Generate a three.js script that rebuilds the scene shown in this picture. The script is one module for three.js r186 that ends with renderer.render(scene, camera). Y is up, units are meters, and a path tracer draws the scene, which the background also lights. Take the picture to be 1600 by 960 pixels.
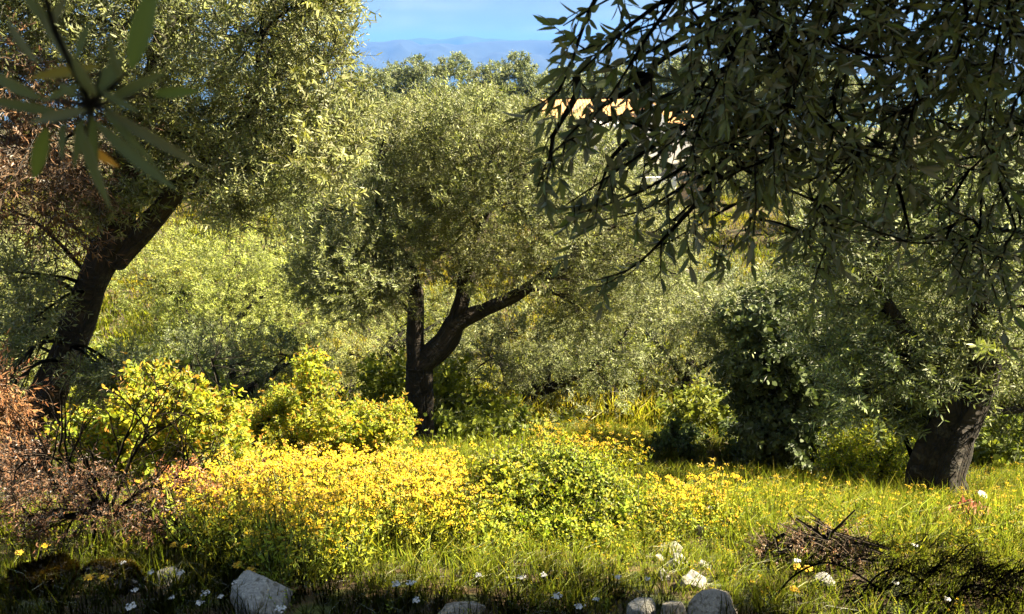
import * as THREE from 'three';
import { ImprovedNoise } from 'three/addons/math/ImprovedNoise.js';
import { mergeVertices } from 'three/addons/utils/BufferGeometryUtils.js';

// ---------------------------------------------------------------- camera, sky, sun, exposure
const scene = new THREE.Scene();
const V = (x, y, z) => new THREE.Vector3(x, y, z);
const EYE = 1.6, PITCH = 16.8 * Math.PI / 180, FOCAL = 1256;
const camera = new THREE.PerspectiveCamera(2 * Math.atan(480 / FOCAL) * 180 / Math.PI, 1600 / 960, 0.05, 30000);
camera.position.set(0, EYE, 0);
camera.rotation.x = -PITCH;
camera.focus = 7; camera.userData.fStop = 8;

const SUN = V(0.7, 0.7, 0.05).normalize();
const sun = new THREE.DirectionalLight(new THREE.Color(1, 0.87, 0.62), 5);
sun.position.copy(SUN).multiplyScalar(60); sun.target.position.set(0, -2, -8);
sun.position.add(sun.target.position);
sun.castShadow = true; sun.shadow.mapSize.set(4096, 4096);
Object.assign(sun.shadow.camera, { left: -40, right: 40, top: 40, bottom: -40, near: 1, far: 200 });
scene.add(sun, sun.target);

const perlin = new ImprovedNoise();
const noise = (x, y, z) => perlin.noise(x + 31.7, y + 17.3, z + 71.9);
const fbm = (x, y, z, o = 4) => { let s = 0, a = 0.5, f = 1; for (let i = 0; i < o; i++) { s += a * noise(x * f, y * f, z * f); f *= 2.03; a *= 0.5; } return s; };
const lerp = (a, b, t) => a + (b - a) * t, clamp = (x, a, b) => Math.min(b, Math.max(a, x));
const smooth = (a, b, x) => { const t = clamp((x - a) / (b - a), 0, 1); return t * t * (3 - 2 * t); };

{ // the sky: clear blue, a little paler at the horizon, thin streaks of high cloud
  const W = 1024, H = 512, data = new Float32Array(W * H * 4);
  for (let j = 0; j < H; j++) for (let i = 0; i < W; i++) {
    const el = ((j + 0.5) / H - 0.5) * Math.PI, az = ((i + 0.5) / W - 0.5) * 2 * Math.PI;
    const d = V(Math.cos(az) * Math.cos(el), Math.sin(el), Math.sin(az) * Math.cos(el));
    const e = Math.max(0, d.y), k = Math.pow(1 - e, 4), s = Math.max(0, d.dot(SUN));
    const c = [lerp(0.038, 0.073, k), lerp(0.055, 0.097, k), lerp(0.077, 0.105, k)];
    const glow = 0.06 * Math.pow(s, 6) + 0.3 * Math.pow(s, 60);
    const q = 1 / (e + 0.06), n = fbm(d.x * q * 0.3, d.z * q * 1.5 + 4, 2.2, 5) + 0.5 * fbm(d.x * q * 1.7, d.z * q * 6.5, 7.7, 3);
    const cl = 0.75 * smooth(-0.12, 0.4, n) * smooth(0.008, 0.05, e);
    const w = [0.124, 0.136, 0.142];
    for (let q2 = 0; q2 < 3; q2++) data[(j * W + i) * 4 + q2] = lerp(c[q2], w[q2], cl) + glow * [1, 0.93, 0.8][q2];
    data[(j * W + i) * 4 + 3] = 1;
  }
  const sky = new THREE.DataTexture(data, W, H, THREE.RGBAFormat, THREE.FloatType);
  sky.mapping = THREE.EquirectangularReflectionMapping; sky.magFilter = sky.minFilter = THREE.LinearFilter; sky.needsUpdate = true;
  scene.background = sky; scene.environment = sky;
}
const renderer = new THREE.WebGLRenderer();
renderer.toneMapping = THREE.LinearToneMapping;
renderer.toneMappingExposure = 6.9;
renderer.shadowMap.enabled = true;
scene.fog = new THREE.FogExp2(new THREE.Color(0.1, 0.33, 1.0), 0.000095);

// ---------------------------------------------------------------- helpers
function rng(seed) { let a = (seed * 2654435761) >>> 0; return () => { a = (a + 0x6D2B79F5) >>> 0; let t = a; t = Math.imul(t ^ (t >>> 15), t | 1); t ^= t + Math.imul(t ^ (t >>> 7), t | 61); return ((t ^ (t >>> 14)) >>> 0) / 4294967296; }; }
const col = (r, g, b) => new THREE.Color().setRGB(r, g, b);
const taken = new Map();
function numbered(name) { const n = taken.get(name) ?? 0; taken.set(name, n + 1); return n ? name + '_' + String(n).padStart(3, '0') : name; }
function shade(o) { o.traverse((m) => { if (m.isMesh) { m.castShadow = true; m.receiveShadow = true; } }); return o; }
function thing(name, label, category, pos, group) {
  const o = new THREE.Group(); o.name = numbered(name); if (pos) o.position.copy(pos);
  o.userData = { label, category }; if (group) o.userData.group = group;
  scene.add(o); return o;
}
function part(name, geometry, material, parent, extra) {
  const m = new THREE.Mesh(geometry, material); m.name = name; if (extra) Object.assign(m.userData, extra);
  if (parent && parent !== scene) m.position.sub(parent.position);   // geometry is written in world metres
  (parent ?? scene).add(m); return shade(m);
}
function structure(name, geometry, material) { const m = new THREE.Mesh(geometry, material); m.name = numbered(name); m.userData.kind = 'structure'; m.receiveShadow = m.castShadow = true; scene.add(m); return m; }

// where a picture point lies at a given distance ahead
const SP = Math.sin(PITCH), CP = Math.cos(PITCH);
function P(px, py, d) {
  const u = (px - 800) / FOCAL, v = (py - 480) / FOCAL, z = v * SP - CP, k = d / -z;
  return V(u * k, EYE + (-v * CP - SP) * k, -d);
}
const pxm = (py, d) => { const v = (py - 480) / FOCAL; return (d / (CP - v * SP)) / FOCAL; };   // metres for one picture pixel there

// hillside: height against distance ahead, relative to the eye
const PROFILE = [[-30, 6], [-12, 1.4], [-4, -1.1], [0, -1.6], [2, -1.72], [3.2, -2.12], [5, -2.95], [7, -3.85], [9, -4.52], [11, -5.25], [14, -6.1], [18, -6.75], [25, -7.15], [35, -7.4], [60, -7.7], [85, -6.9], [115, -9], [200, -26], [420, -55], [700, -66], [9000, -70]];
function profile(d) {
  let i = 0; while (i < PROFILE.length - 2 && d > PROFILE[i + 1][0]) i++;
  const p = (k) => PROFILE[clamp(k, 0, PROFILE.length - 1)], [x0, y0] = p(i), [x1, y1] = p(i + 1);
  const slope = (k) => { const a = p(k - 1), b = p(k + 1); return (b[1] - a[1]) / (b[0] - a[0]); };
  const h = x1 - x0, t = clamp((d - x0) / h, 0, 1), m0 = slope(i) * h, m1 = slope(i + 1) * h;
  return (2 * t ** 3 - 3 * t ** 2 + 1) * y0 + (t ** 3 - 2 * t ** 2 + t) * m0 + (-2 * t ** 3 + 3 * t ** 2) * y1 + (t ** 3 - t ** 2) * m1;
}
function ground(x, z) {
  const d = -z, a = smooth(0.5, 4, d) * 0.12 + smooth(12, 40, d) * 0.35 + smooth(150, 500, d) * 6;
  const far = smooth(600, 800, d);
  return EYE + profile(d) + (1 - far) * (a * noise(x * 0.45, z * 0.45, 0.5) + 0.05 * smooth(0.5, 4, d) * noise(x * 1.9, z * 1.9, 3.5) + smooth(150, 400, d) * 10 * noise(x * 0.01, z * 0.01, 5));
}
function G(px, py) { // where the sight line through a picture point meets the hillside
  let a = 0.8, b;
  for (b = a; b < 200; b *= 1.02) { const p = P(px, py, b); if (p.y < ground(p.x, p.z)) break; a = b; }
  for (let i = 0; i < 24; i++) { const m = (a + b) / 2, p = P(px, py, m); if (p.y < ground(p.x, p.z)) b = m; else a = m; }
  const p = P(px, py, b); p.y = ground(p.x, p.z); return p;
}
const onGround = (x, z, lift = 0) => V(x, ground(x, z) + lift, z);

class GB { // collects triangles with normals, colours and uv in metres
  constructor() { this.p = []; this.n = []; this.c = []; this.u = []; this.i = []; this.k = 0; }
  v(p, n, c, u = 0, w = 0) { this.p.push(p.x, p.y, p.z); this.n.push(n.x, n.y, n.z); this.c.push(c.r, c.g, c.b); this.u.push(u, w); return this.k++; }
  tri(a, b, c) { this.i.push(a, b, c); }
  tube(pts, radii, seg, c, o = {}) {
    const n = pts.length, T = pts.map((p, i) => pts[Math.min(n - 1, i + 1)].clone().sub(pts[Math.max(0, i - 1)]).normalize());
    let N = Math.abs(T[0].y) < 0.9 ? V(0, 1, 0) : V(1, 0, 0); N.addScaledVector(T[0], -N.dot(T[0])).normalize();
    const start = this.k; let len = 0;
    for (let i = 0; i < n; i++) {
      N.addScaledVector(T[i], -N.dot(T[i])).normalize();
      const B = T[i].clone().cross(N); if (i) len += pts[i].distanceTo(pts[i - 1]);
      for (let j = 0; j <= seg; j++) {
        const a = j / seg * Math.PI * 2, x = Math.cos(a), y = Math.sin(a), nn = N.clone().multiplyScalar(x).addScaledVector(B, y);
        let r = Array.isArray(radii) ? radii[i] : radii;
        if (o.gnarl) r *= 1 + o.gnarl * (noise(x * 1.6 + o.seed, y * 1.6, len * 1.5) * 1.1 + 0.5 * noise(x * 4 + o.seed, y * 4, len * 2.2) + 0.35 * Math.abs(noise(x * 9, y * 9 + o.seed, len * 3)) );
        this.v(pts[i].clone().addScaledVector(nn, r), nn, c, a * r * 1.0, len);
      }
    }
    for (let i = 0; i < n - 1; i++) for (let j = 0; j < seg; j++) { const a = start + i * (seg + 1) + j, b = a + seg + 1; this.i.push(a, b, a + 1, a + 1, b, b + 1); }
    if (o.cap) for (const i of [0, n - 1]) { const m = this.v(pts[i], i ? T[i] : T[i].clone().negate(), c); for (let j = 0; j < seg; j++) { const a = start + i * (seg + 1) + j; this.i.push(...(i ? [m, a, a + 1] : [m, a + 1, a])); } }
  }
  // a flat tapering leaf of four faces
  leaf(b, dir, nor, L, W, c, curl = 0.12) {
    const s = dir.clone().cross(nor).normalize(), at = (t, w) => b.clone().addScaledVector(dir, L * t).addScaledVector(s, W * w).addScaledVector(nor, -curl * L * t * t);
    const q = [at(0, 0), at(0.32, -0.5), at(0.32, 0.5), at(0.68, -0.42), at(0.68, 0.42), at(1, 0)].map((p) => this.v(p, nor, c));
    this.i.push(q[0], q[2], q[1], q[1], q[2], q[4], q[1], q[4], q[3], q[3], q[4], q[5]);
  }
  blade(b, dir, side, L, W, c, bend) { // grass blade of three faces
    const g = dir.clone().cross(side).normalize(), m = b.clone().addScaledVector(dir, L * 0.55).addScaledVector(g, bend * 0.25 * L), t = b.clone().addScaledVector(dir, L * (1 - 0.3 * bend * bend)).addScaledVector(g, bend * L);
    const q = [b.clone().addScaledVector(side, -W / 2), b.clone().addScaledVector(side, W / 2), m.clone().addScaledVector(side, -W * 0.4), m.clone().addScaledVector(side, W * 0.4), t].map((p) => this.v(p, g, c));
    this.i.push(q[0], q[1], q[3], q[0], q[3], q[2], q[2], q[3], q[4]);
  }
  geo(flat) {
    const g = new THREE.BufferGeometry();
    g.setAttribute('position', new THREE.Float32BufferAttribute(this.p, 3)); g.setAttribute('normal', new THREE.Float32BufferAttribute(this.n, 3));
    g.setAttribute('color', new THREE.Float32BufferAttribute(this.c, 3)); g.setAttribute('uv', new THREE.Float32BufferAttribute(this.u, 2)); g.setIndex(this.i);
    if (flat) g.computeVertexNormals(); return g;
  }
}
const dirRandom = (R) => { const z = R() * 2 - 1, a = R() * 6.2832, s = Math.sqrt(1 - z * z); return V(s * Math.cos(a), z, s * Math.sin(a)); };
const UPV = V(0, 1, 0);
function curvePts(list, step) { const c = new THREE.CatmullRomCurve3(list, false, 'centripetal'); return c.getSpacedPoints(Math.max(3, Math.round(c.getLength() / step))); }
const ramp = (r, n) => Array.from({ length: n }, (_, i) => { const t = i / (n - 1) * (r.length - 1), k = Math.min(r.length - 2, Math.floor(t)); return lerp(r[k], r[k + 1], t - k); });

class Copies { // scattered copies of a few shapes, one InstancedMesh each
  constructor(shapes, material) { this.shapes = shapes; this.material = material; this.list = shapes.map(() => []); }
  add(which, pos, dir, roll, s, tint) { this.list[which % this.shapes.length].push([pos, dir, roll, s, tint]); }
  build(name, parent, off) {
    const q = new THREE.Quaternion(), q2 = new THREE.Quaternion(), m = new THREE.Matrix4();
    this.shapes.forEach((g, k) => {
      const L = this.list[k]; if (!L.length) return;
      const im = new THREE.InstancedMesh(g, this.material, L.length); im.name = parent === scene ? numbered(name) : name;
      L.forEach(([p, d, roll, s, t], i) => { q.setFromUnitVectors(UPV, d).multiply(q2.setFromAxisAngle(UPV, roll)); m.compose(off ? p.clone().sub(off) : p, q, typeof s === 'number' ? V(s, s, s) : s); im.setMatrixAt(i, m); im.setColorAt(i, t ?? WHITE); });
      im.userData.kind = 'stuff'; im.castShadow = im.receiveShadow = true; parent.add(im);
    });
  }
}
const WHITE = col(1, 1, 1);

// ---------------------------------------------------------------- textures and materials
function canvasNoise(size, f, channels = 3) { const d = new Uint8Array(size * size * 4); for (let y = 0; y < size; y++) for (let x = 0; x < size; x++) { const c = f(x / size, y / size); for (let k = 0; k < 3; k++) d[(y * size + x) * 4 + k] = clamp(c[k] ?? c[0], 0, 1) * 255; d[(y * size + x) * 4 + 3] = 255; } const t = new THREE.DataTexture(d, size, size); t.wrapS = t.wrapT = THREE.RepeatWrapping; t.magFilter = THREE.LinearFilter; t.minFilter = THREE.LinearMipmapLinearFilter; t.needsUpdate = true; return t; }
const wrapN = (u, v, f, z, o = 4) => { const a = u * 6.2832, b = v * 6.2832, r = f / 6.2832; return fbm(Math.cos(a) * r + z, Math.sin(a) * r, Math.cos(b) * r + Math.sin(b) * r * 1.7, o); };
const barkBump = canvasNoise(512, (u, v) => { const n = wrapN(u, v * 0.25, 26, 3, 3), m = wrapN(u, v, 12, 8, 4); return [0.5 + 0.8 * n + 0.5 * Math.abs(m)]; });
const barkMap = canvasNoise(512, (u, v) => { const n = wrapN(u, v, 9, 1, 4), f = wrapN(u, v, 34, 5, 3), l = smooth(0.12, 0.3, wrapN(u, v, 7, 12, 4)); const b = 0.5 + 0.55 * n + 0.5 * f; return [lerp(0.27, 0.4, l) * b, lerp(0.225, 0.37, l) * b, lerp(0.18, 0.31, l) * b]; });
barkMap.colorSpace = THREE.SRGBColorSpace;
const rockMap = canvasNoise(512, (u, v) => { const n = wrapN(u, v, 7, 2, 5), f = wrapN(u, v, 40, 4, 3), l = smooth(0.18, 0.34, wrapN(u, v, 10, 15, 4)); const b = 0.78 + 0.5 * n + 0.45 * f; return [lerp(0.62, 0.5, l) * b, lerp(0.6, 0.49, l) * b, lerp(0.56, 0.4, l) * b]; });
rockMap.colorSpace = THREE.SRGBColorSpace;
const soilMap = canvasNoise(1024, (u, v) => { const n = wrapN(u, v, 8, 3, 5), f = wrapN(u, v, 60, 6, 3), g = smooth(-0.05, 0.2, wrapN(u, v, 14, 30, 4)); const b = 0.8 + 0.5 * n + 0.7 * f; return [lerp(0.34, 0.30, g) * b, lerp(0.27, 0.33, g) * b, lerp(0.17, 0.12, g) * b]; });
soilMap.colorSpace = THREE.SRGBColorSpace;
const M = {
  bark: new THREE.MeshStandardMaterial({ map: barkMap, bumpMap: barkBump, bumpScale: 0.05, roughness: 0.95, name: 'olive bark' }),
  wood: new THREE.MeshStandardMaterial({ vertexColors: true, roughness: 0.9, name: 'twig wood' }),
  leaf: new THREE.MeshPhysicalMaterial({ vertexColors: true, roughness: 1, transmission: 0.32, thickness: 0, clearcoat: 0.3, clearcoatRoughness: 0.38, side: THREE.DoubleSide, name: 'olive leaf' }),
  near: new THREE.MeshPhysicalMaterial({ vertexColors: true, roughness: 1, transmission: 0.3, thickness: 0, clearcoat: 0.1, clearcoatRoughness: 0.45, side: THREE.DoubleSide, name: 'near olive leaf' }),
  soft: new THREE.MeshPhysicalMaterial({ vertexColors: true, roughness: 1, transmission: 0.45, thickness: 0, specularIntensity: 0.5, side: THREE.DoubleSide, name: 'soft leaf' }),
  dry: new THREE.MeshPhysicalMaterial({ vertexColors: true, roughness: 1, transmission: 0.3, thickness: 0, side: THREE.DoubleSide, name: 'dry leaf' }),
  petal: new THREE.MeshPhysicalMaterial({ vertexColors: true, roughness: 1, transmission: 0.3, thickness: 0, side: THREE.DoubleSide, name: 'petal' }),
  rock: new THREE.MeshStandardMaterial({ vertexColors: true, roughness: 0.95, name: 'limestone' }),
  soil: new THREE.MeshStandardMaterial({ map: soilMap, roughness: 1, name: 'grassy soil' }),
};

// ---------------------------------------------------------------- ground, sea, mountains
{
  const rows = [], g = new GB();
  for (let d = -14; d < 14; d += 0.16) rows.push(d);
  for (let d = 14; d < 9000; d *= 1.035) rows.push(d);
  const COLS = 150;
  for (const d of rows) { const w = 12 + 1.1 * Math.max(0, d); for (let j = 0; j <= COLS; j++) { const s = j / COLS * 2 - 1, x = w * (0.5 * s + 0.5 * s * s * s); g.v(V(x, ground(x, -d), -d), UPV, WHITE, x / 2.5, -d / 2.5); } }
  for (let i = 0; i < rows.length - 1; i++) for (let j = 0; j < COLS; j++) { const a = i * (COLS + 1) + j, b = a + COLS + 1; g.i.push(a, a + 1, b, a + 1, b + 1, b); }
  structure('ground', g.geo(true), M.soil);
  const s = new THREE.PlaneGeometry(22000, 8600); s.rotateX(-Math.PI / 2); s.translate(0, EYE - 60, -4900);
  structure('sea', s, new THREE.MeshPhysicalMaterial({ color: col(0.02, 0.05, 0.075), roughness: 0.25 }));
}
{ // two blue ranges across the water
  const mat = new THREE.MeshStandardMaterial({ color: col(0.02, 0.028, 0.024), roughness: 1 });
  const range = (d, line, seed, base) => {
    const g = new GB(), N = 240, ROWS = 22;
    for (let j = 0; j <= N; j++) {
      const px = lerp(-900, 2500, j / N); let k = 0; while (k < line.length - 2 && px > line[k + 1][0]) k++;
      const t = clamp((px - line[k][0]) / (line[k + 1][0] - line[k][0]), 0, 1), py = lerp(line[k][1], line[k + 1][1], t * t * (3 - 2 * t)) + 5 * fbm(px * 0.03, seed, 1, 5);
      const top = P(px, py, d);
      for (let i = 0; i <= ROWS; i++) {
        const q = i / ROWS, front = q < 0.7, h = front ? Math.pow(q / 0.7, 0.8) : 1 - (q - 0.7) / 0.3;
        const rid = front ? Math.sin(Math.PI * q / 0.7) * 0.6 * fbm(px * 0.034, q * 2.2, seed + 4, 4) : 0;
        g.v(V(top.x * (1 + (q - 0.7) * 0.12), lerp(base, top.y, clamp(h + rid, 0, 1)), -d - (q - 0.7) * 1500), UPV, WHITE);
      }
    }
    for (let j = 0; j < N; j++) for (let i = 0; i < ROWS; i++) { const a = j * (ROWS + 1) + i, b = a + ROWS + 1; g.i.push(a, b, a + 1, a + 1, b, b + 1); }
    return structure('mountains', g.geo(true), mat);
  };
  range(6200, [[-900, 55], [-200, 60], [200, 64], [400, 72], [520, 73], [545, 67], [565, 68], [585, 64], [625, 61], [645, 62], [662, 70], [690, 67], [722, 69], [742, 65], [780, 62], [815, 63], [850, 62], [900, 66], [950, 63], [990, 52], [1028, 41], [1050, 48], [1090, 58], [1160, 60], [1400, 52], [2500, 60]], 3, EYE - 66);
  range(8800, [[-900, 66], [500, 66], [540, 60], [600, 66], [660, 58], [690, 60], [730, 57], [800, 62], [900, 60], [1000, 56], [1100, 50], [1300, 56], [2500, 60]], 9, EYE - 66);
}

// ---------------------------------------------------------------- plant kits: small shapes that get copied
const mixc = (a, b, t) => col(lerp(a.r, b.r, t), lerp(a.g, b.g, t), lerp(a.b, b.b, t));
function pick(R, pal) { const i = Math.floor(R() * pal.length), j = Math.floor(R() * pal.length), c = mixc(pal[i], pal[j], R() * 0.5), k = 0.8 + 0.4 * R(); return col(c.r * k, c.g * k, c.b * k); }
const TWIG = col(0.11, 0.095, 0.07), GREY = col(0.17, 0.155, 0.13);
const OLIVE = [col(0.108, 0.15, 0.03), col(0.15, 0.19, 0.036), col(0.17, 0.2, 0.08), col(0.225, 0.25, 0.13), col(0.205, 0.245, 0.03), col(0.08, 0.115, 0.03)];
const DEEP = [col(0.05, 0.075, 0.03), col(0.07, 0.095, 0.04), col(0.1, 0.12, 0.07), col(0.09, 0.12, 0.03)];
// a spray: stem along +y with side stems, leaves in opposite pairs
function spray(seed, o) {
  const R = rng(seed), g = new GB();
  const stem = (b, dir, len, pairs, depth) => {
    const bend = dirRandom(R).multiplyScalar(o.bend ?? 0.25), pts = []; for (let i = 0; i <= 4; i++) { const t = i / 4; pts.push(b.clone().addScaledVector(dir, len * t).addScaledVector(bend, len * t * t)); }
    g.tube(pts, ramp([o.tr ?? 0.0022, 0.0008], 5), 3, o.twig ?? TWIG);
    const c = new THREE.CatmullRomCurve3(pts);
    for (let k = 0; k < pairs; k++) {
      const t = 0.12 + 0.88 * (k + R() * 0.6) / pairs, p = c.getPoint(Math.min(1, t)), T = c.getTangent(Math.min(1, t)), ph = k * 1.57 + R() * 0.8;
      let a = V(1, 0, 0); if (Math.abs(T.x) > 0.8) a = V(0, 0, 1); a.addScaledVector(T, -a.dot(T)).normalize(); const b2 = T.clone().cross(a);
      for (let s = 0; s < (o.per ?? 2); s++) {
        if (R() < (o.gap ?? 0.1)) continue;
        const f = ph + s * 6.2832 / (o.per ?? 2), out = a.clone().multiplyScalar(Math.cos(f)).addScaledVector(b2, Math.sin(f));
        const sp = (o.open ?? 0.75) * (0.7 + 0.6 * R()), d = T.clone().multiplyScalar(1 - sp * 0.5).addScaledVector(out, sp).addScaledVector(UPV, -(o.droop ?? 0)).normalize();
        const n = T.clone().addScaledVector(out, -0.4).addScaledVector(dirRandom(R), 0.55); n.addScaledVector(d, -n.dot(d)).normalize();
        const L = o.ll * (0.65 + 0.6 * R()), tip = t > 0.85 && o.tip && R() < 0.45;
        g.leaf(p, d, n, L, o.lw * (0.75 + 0.5 * R()), pick(R, tip ? o.tip : o.pal), o.curl ?? 0.15);
      }
    }
    if (depth > 0) for (let k = 0; k < (o.subs ?? 3); k++) { const t = 0.2 + 0.6 * (k + R() * 0.7) / (o.subs ?? 3), p = c.getPoint(t), d = c.getTangent(t).addScaledVector(dirRandom(R), 0.95).normalize(); stem(p, d, len * (0.4 + 0.25 * R()), Math.ceil(pairs * 0.55), depth - 1); }
  };
  stem(V(0, 0, 0), UPV.clone(), o.len, o.pairs, o.depth ?? 1);
  return g.geo();
}
const kit = (seed, n, o) => Array.from({ length: n }, (_, i) => spray(seed + i, o));
const KIT = {
  olive: kit(10, 4, { len: 0.34, pairs: 14, ll: 0.046, lw: 0.0092, pal: OLIVE, subs: 3 }),
  oliveMid: kit(15, 3, { len: 0.42, pairs: 13, ll: 0.054, lw: 0.012, pal: OLIVE, subs: 3, tr: 0.003 }),
  oliveFar: kit(20, 3, { len: 0.5, pairs: 13, ll: 0.07, lw: 0.016, pal: OLIVE, subs: 4, tr: 0.004 }),
  horizon: kit(30, 2, { len: 0.65, pairs: 9, ll: 0.17, lw: 0.055, pal: OLIVE, subs: 4, tr: 0.01 }),
  dead: kit(40, 3, { len: 0.4, pairs: 11, ll: 0.05, lw: 0.009, pal: [col(0.19, 0.105, 0.045), col(0.25, 0.155, 0.075), col(0.13, 0.085, 0.05), col(0.28, 0.2, 0.12), col(0.27, 0.13, 0.055)], subs: 3, open: 0.5, droop: -0.25, curl: 0.35, twig: GREY, gap: 0.2 }),
  deadFine: kit(45, 3, { len: 0.24, pairs: 9, ll: 0.026, lw: 0.006, pal: [col(0.22, 0.1, 0.045), col(0.27, 0.15, 0.075), col(0.13, 0.08, 0.045), col(0.3, 0.2, 0.11), col(0.36, 0.16, 0.06)], subs: 3, open: 0.7, curl: 0.4, twig: GREY, gap: 0.25, tr: 0.0014 }),
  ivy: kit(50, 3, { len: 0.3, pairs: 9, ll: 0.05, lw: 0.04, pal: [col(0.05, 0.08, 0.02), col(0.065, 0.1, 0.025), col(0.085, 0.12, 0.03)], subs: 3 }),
  pistachio: kit(60, 4, { len: 0.26, pairs: 8, ll: 0.035, lw: 0.015, pal: [col(0.24, 0.32, 0.012), col(0.33, 0.37, 0.012), col(0.17, 0.25, 0.015), col(0.42, 0.37, 0.012)], tip: [col(0.44, 0.3, 0.012), col(0.44, 0.2, 0.02), col(0.4, 0.34, 0.014)], subs: 3, per: 3 }),
  shrub: kit(70, 4, { len: 0.2, pairs: 9, ll: 0.018, lw: 0.0085, pal: [col(0.19, 0.28, 0.008), col(0.25, 0.32, 0.01), col(0.32, 0.36, 0.012), col(0.13, 0.2, 0.012)], tip: [col(0.38, 0.36, 0.012), col(0.32, 0.34, 0.012)], subs: 4, per: 3 }),
  bramble: kit(80, 3, { len: 0.35, pairs: 7, ll: 0.06, lw: 0.04, pal: [col(0.14, 0.19, 0.018), col(0.19, 0.24, 0.02), col(0.26, 0.29, 0.025), col(0.1, 0.14, 0.02)], subs: 3, per: 3 }),
};
// ---------------------------------------------------------------- trees and shrubs
// circles given as picture point and radius, set at real distances, become clumps of foliage in metres
function clumpsAt(list, dNear, dFar, R, layers = 2, squash = 0.85) {
  const out = [];
  for (const [px, py, r, f = 1] of list) for (let k = 0; k < layers; k++) {
    const d = lerp(dNear, dFar, layers > 1 ? (k + R() * 0.8 - 0.2) / (layers - 0.6) : 0.5), m = pxm(py, d) * r;
    out.push({ c: P(px + (R() - 0.5) * r * 0.5, py + (R() - 0.5) * r * 0.4, d), r: V(m, m * squash, m), f });
  }
  return out;
}
function foliage(root, clumps, o, R, samples) {
  const cp = new Copies(o.kit, o.material ?? M.leaf), tw = new GB();
  for (const { c, r, f } of clumps) {
    let from = null, best = 1e9; for (const s of samples) { const q = s.distanceTo(c) + (s.y > c.y ? 1.2 * (s.y - c.y) : 0); if (q < best) { best = q; from = s; } }
    const mid = from.clone().lerp(c, 0.5).add(V((R() - 0.5) * 0.2 * best, 0.12 * best, (R() - 0.5) * 0.2 * best)), br = o.br ?? 0.02;
    const pts = curvePts([from, mid, c], Math.max(0.12, best / 8)); tw.tube(pts, ramp([br, br * 0.35], pts.length), 5, o.twigColor ?? TWIG);
    const tint = 0.85 + 0.3 * R(), warm = R() * 0.12, n = Math.round(o.density * f * Math.max(0.05, r.x * r.y * r.z) ** (2 / 3) );
    for (let k = 0; k < n; k++) {
      const dir = dirRandom(R), rad = Math.pow(R(), o.shell ?? 0.42), p = V(c.x + dir.x * r.x * rad, c.y + dir.y * r.y * rad, c.z + dir.z * r.z * rad);
      const gy = p.y - ground(p.x, p.z); if (gy < (o.clear ?? 0.1)) continue;
      const d = dir.clone().multiplyScalar(0.8).add(V(0, o.up ?? 0.35, 0)).addScaledVector(dirRandom(R), 0.6).normalize(), s = (o.scale ?? 1) * (0.7 + 0.6 * R());
      if (k % (o.sub ?? 4) === 0) { const q = pts[Math.floor(pts.length * (0.5 + 0.5 * R())) - 1] ?? c, m2 = q.clone().lerp(p, 0.5).addScaledVector(dirRandom(R), 0.12 * q.distanceTo(p)); tw.tube([q, m2, p], [br * 0.35, br * 0.22, br * 0.1], 3, o.twigColor ?? TWIG); }
      const t = tint * (0.8 + 0.4 * R()), tc = o.tint ?? WHITE;
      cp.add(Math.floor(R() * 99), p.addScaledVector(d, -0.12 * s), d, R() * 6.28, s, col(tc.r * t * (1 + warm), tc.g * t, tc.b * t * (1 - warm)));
    }
  }
  if (tw.k) part('branches', tw.geo(), M.wood, root, { kind: 'stuff' });
  cp.build(o.part ?? 'crown', root, root.position);
}
function tree(o) {
  const R = rng(o.seed), root = thing(o.name, o.label, o.category ?? 'tree', o.base, o.group), samples = [];
  for (const l of o.limbs) {
    const pts = curvePts(l.pts, l.step ?? 0.06), g = new GB();
    g.tube(pts, ramp(l.r, pts.length), l.seg ?? 18, WHITE, { gnarl: l.gnarl ?? 0.22, seed: o.seed + l.pts[0].x, cap: true });
    part(l.name ?? 'limb', mergeVertices(g.geo(true), 1e-5), M.bark, root);
    pts.forEach((p, i) => { if (l.name !== 'trunk' || i > pts.length * 0.55) samples.push(p); });
  }
  for (const f of o.foliage) foliage(root, f.clumps, f, R, samples);
  return root;
}
const px3 = (d, ...l) => l.map(([x, y, dd]) => P(x, y, dd ?? d));

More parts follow.
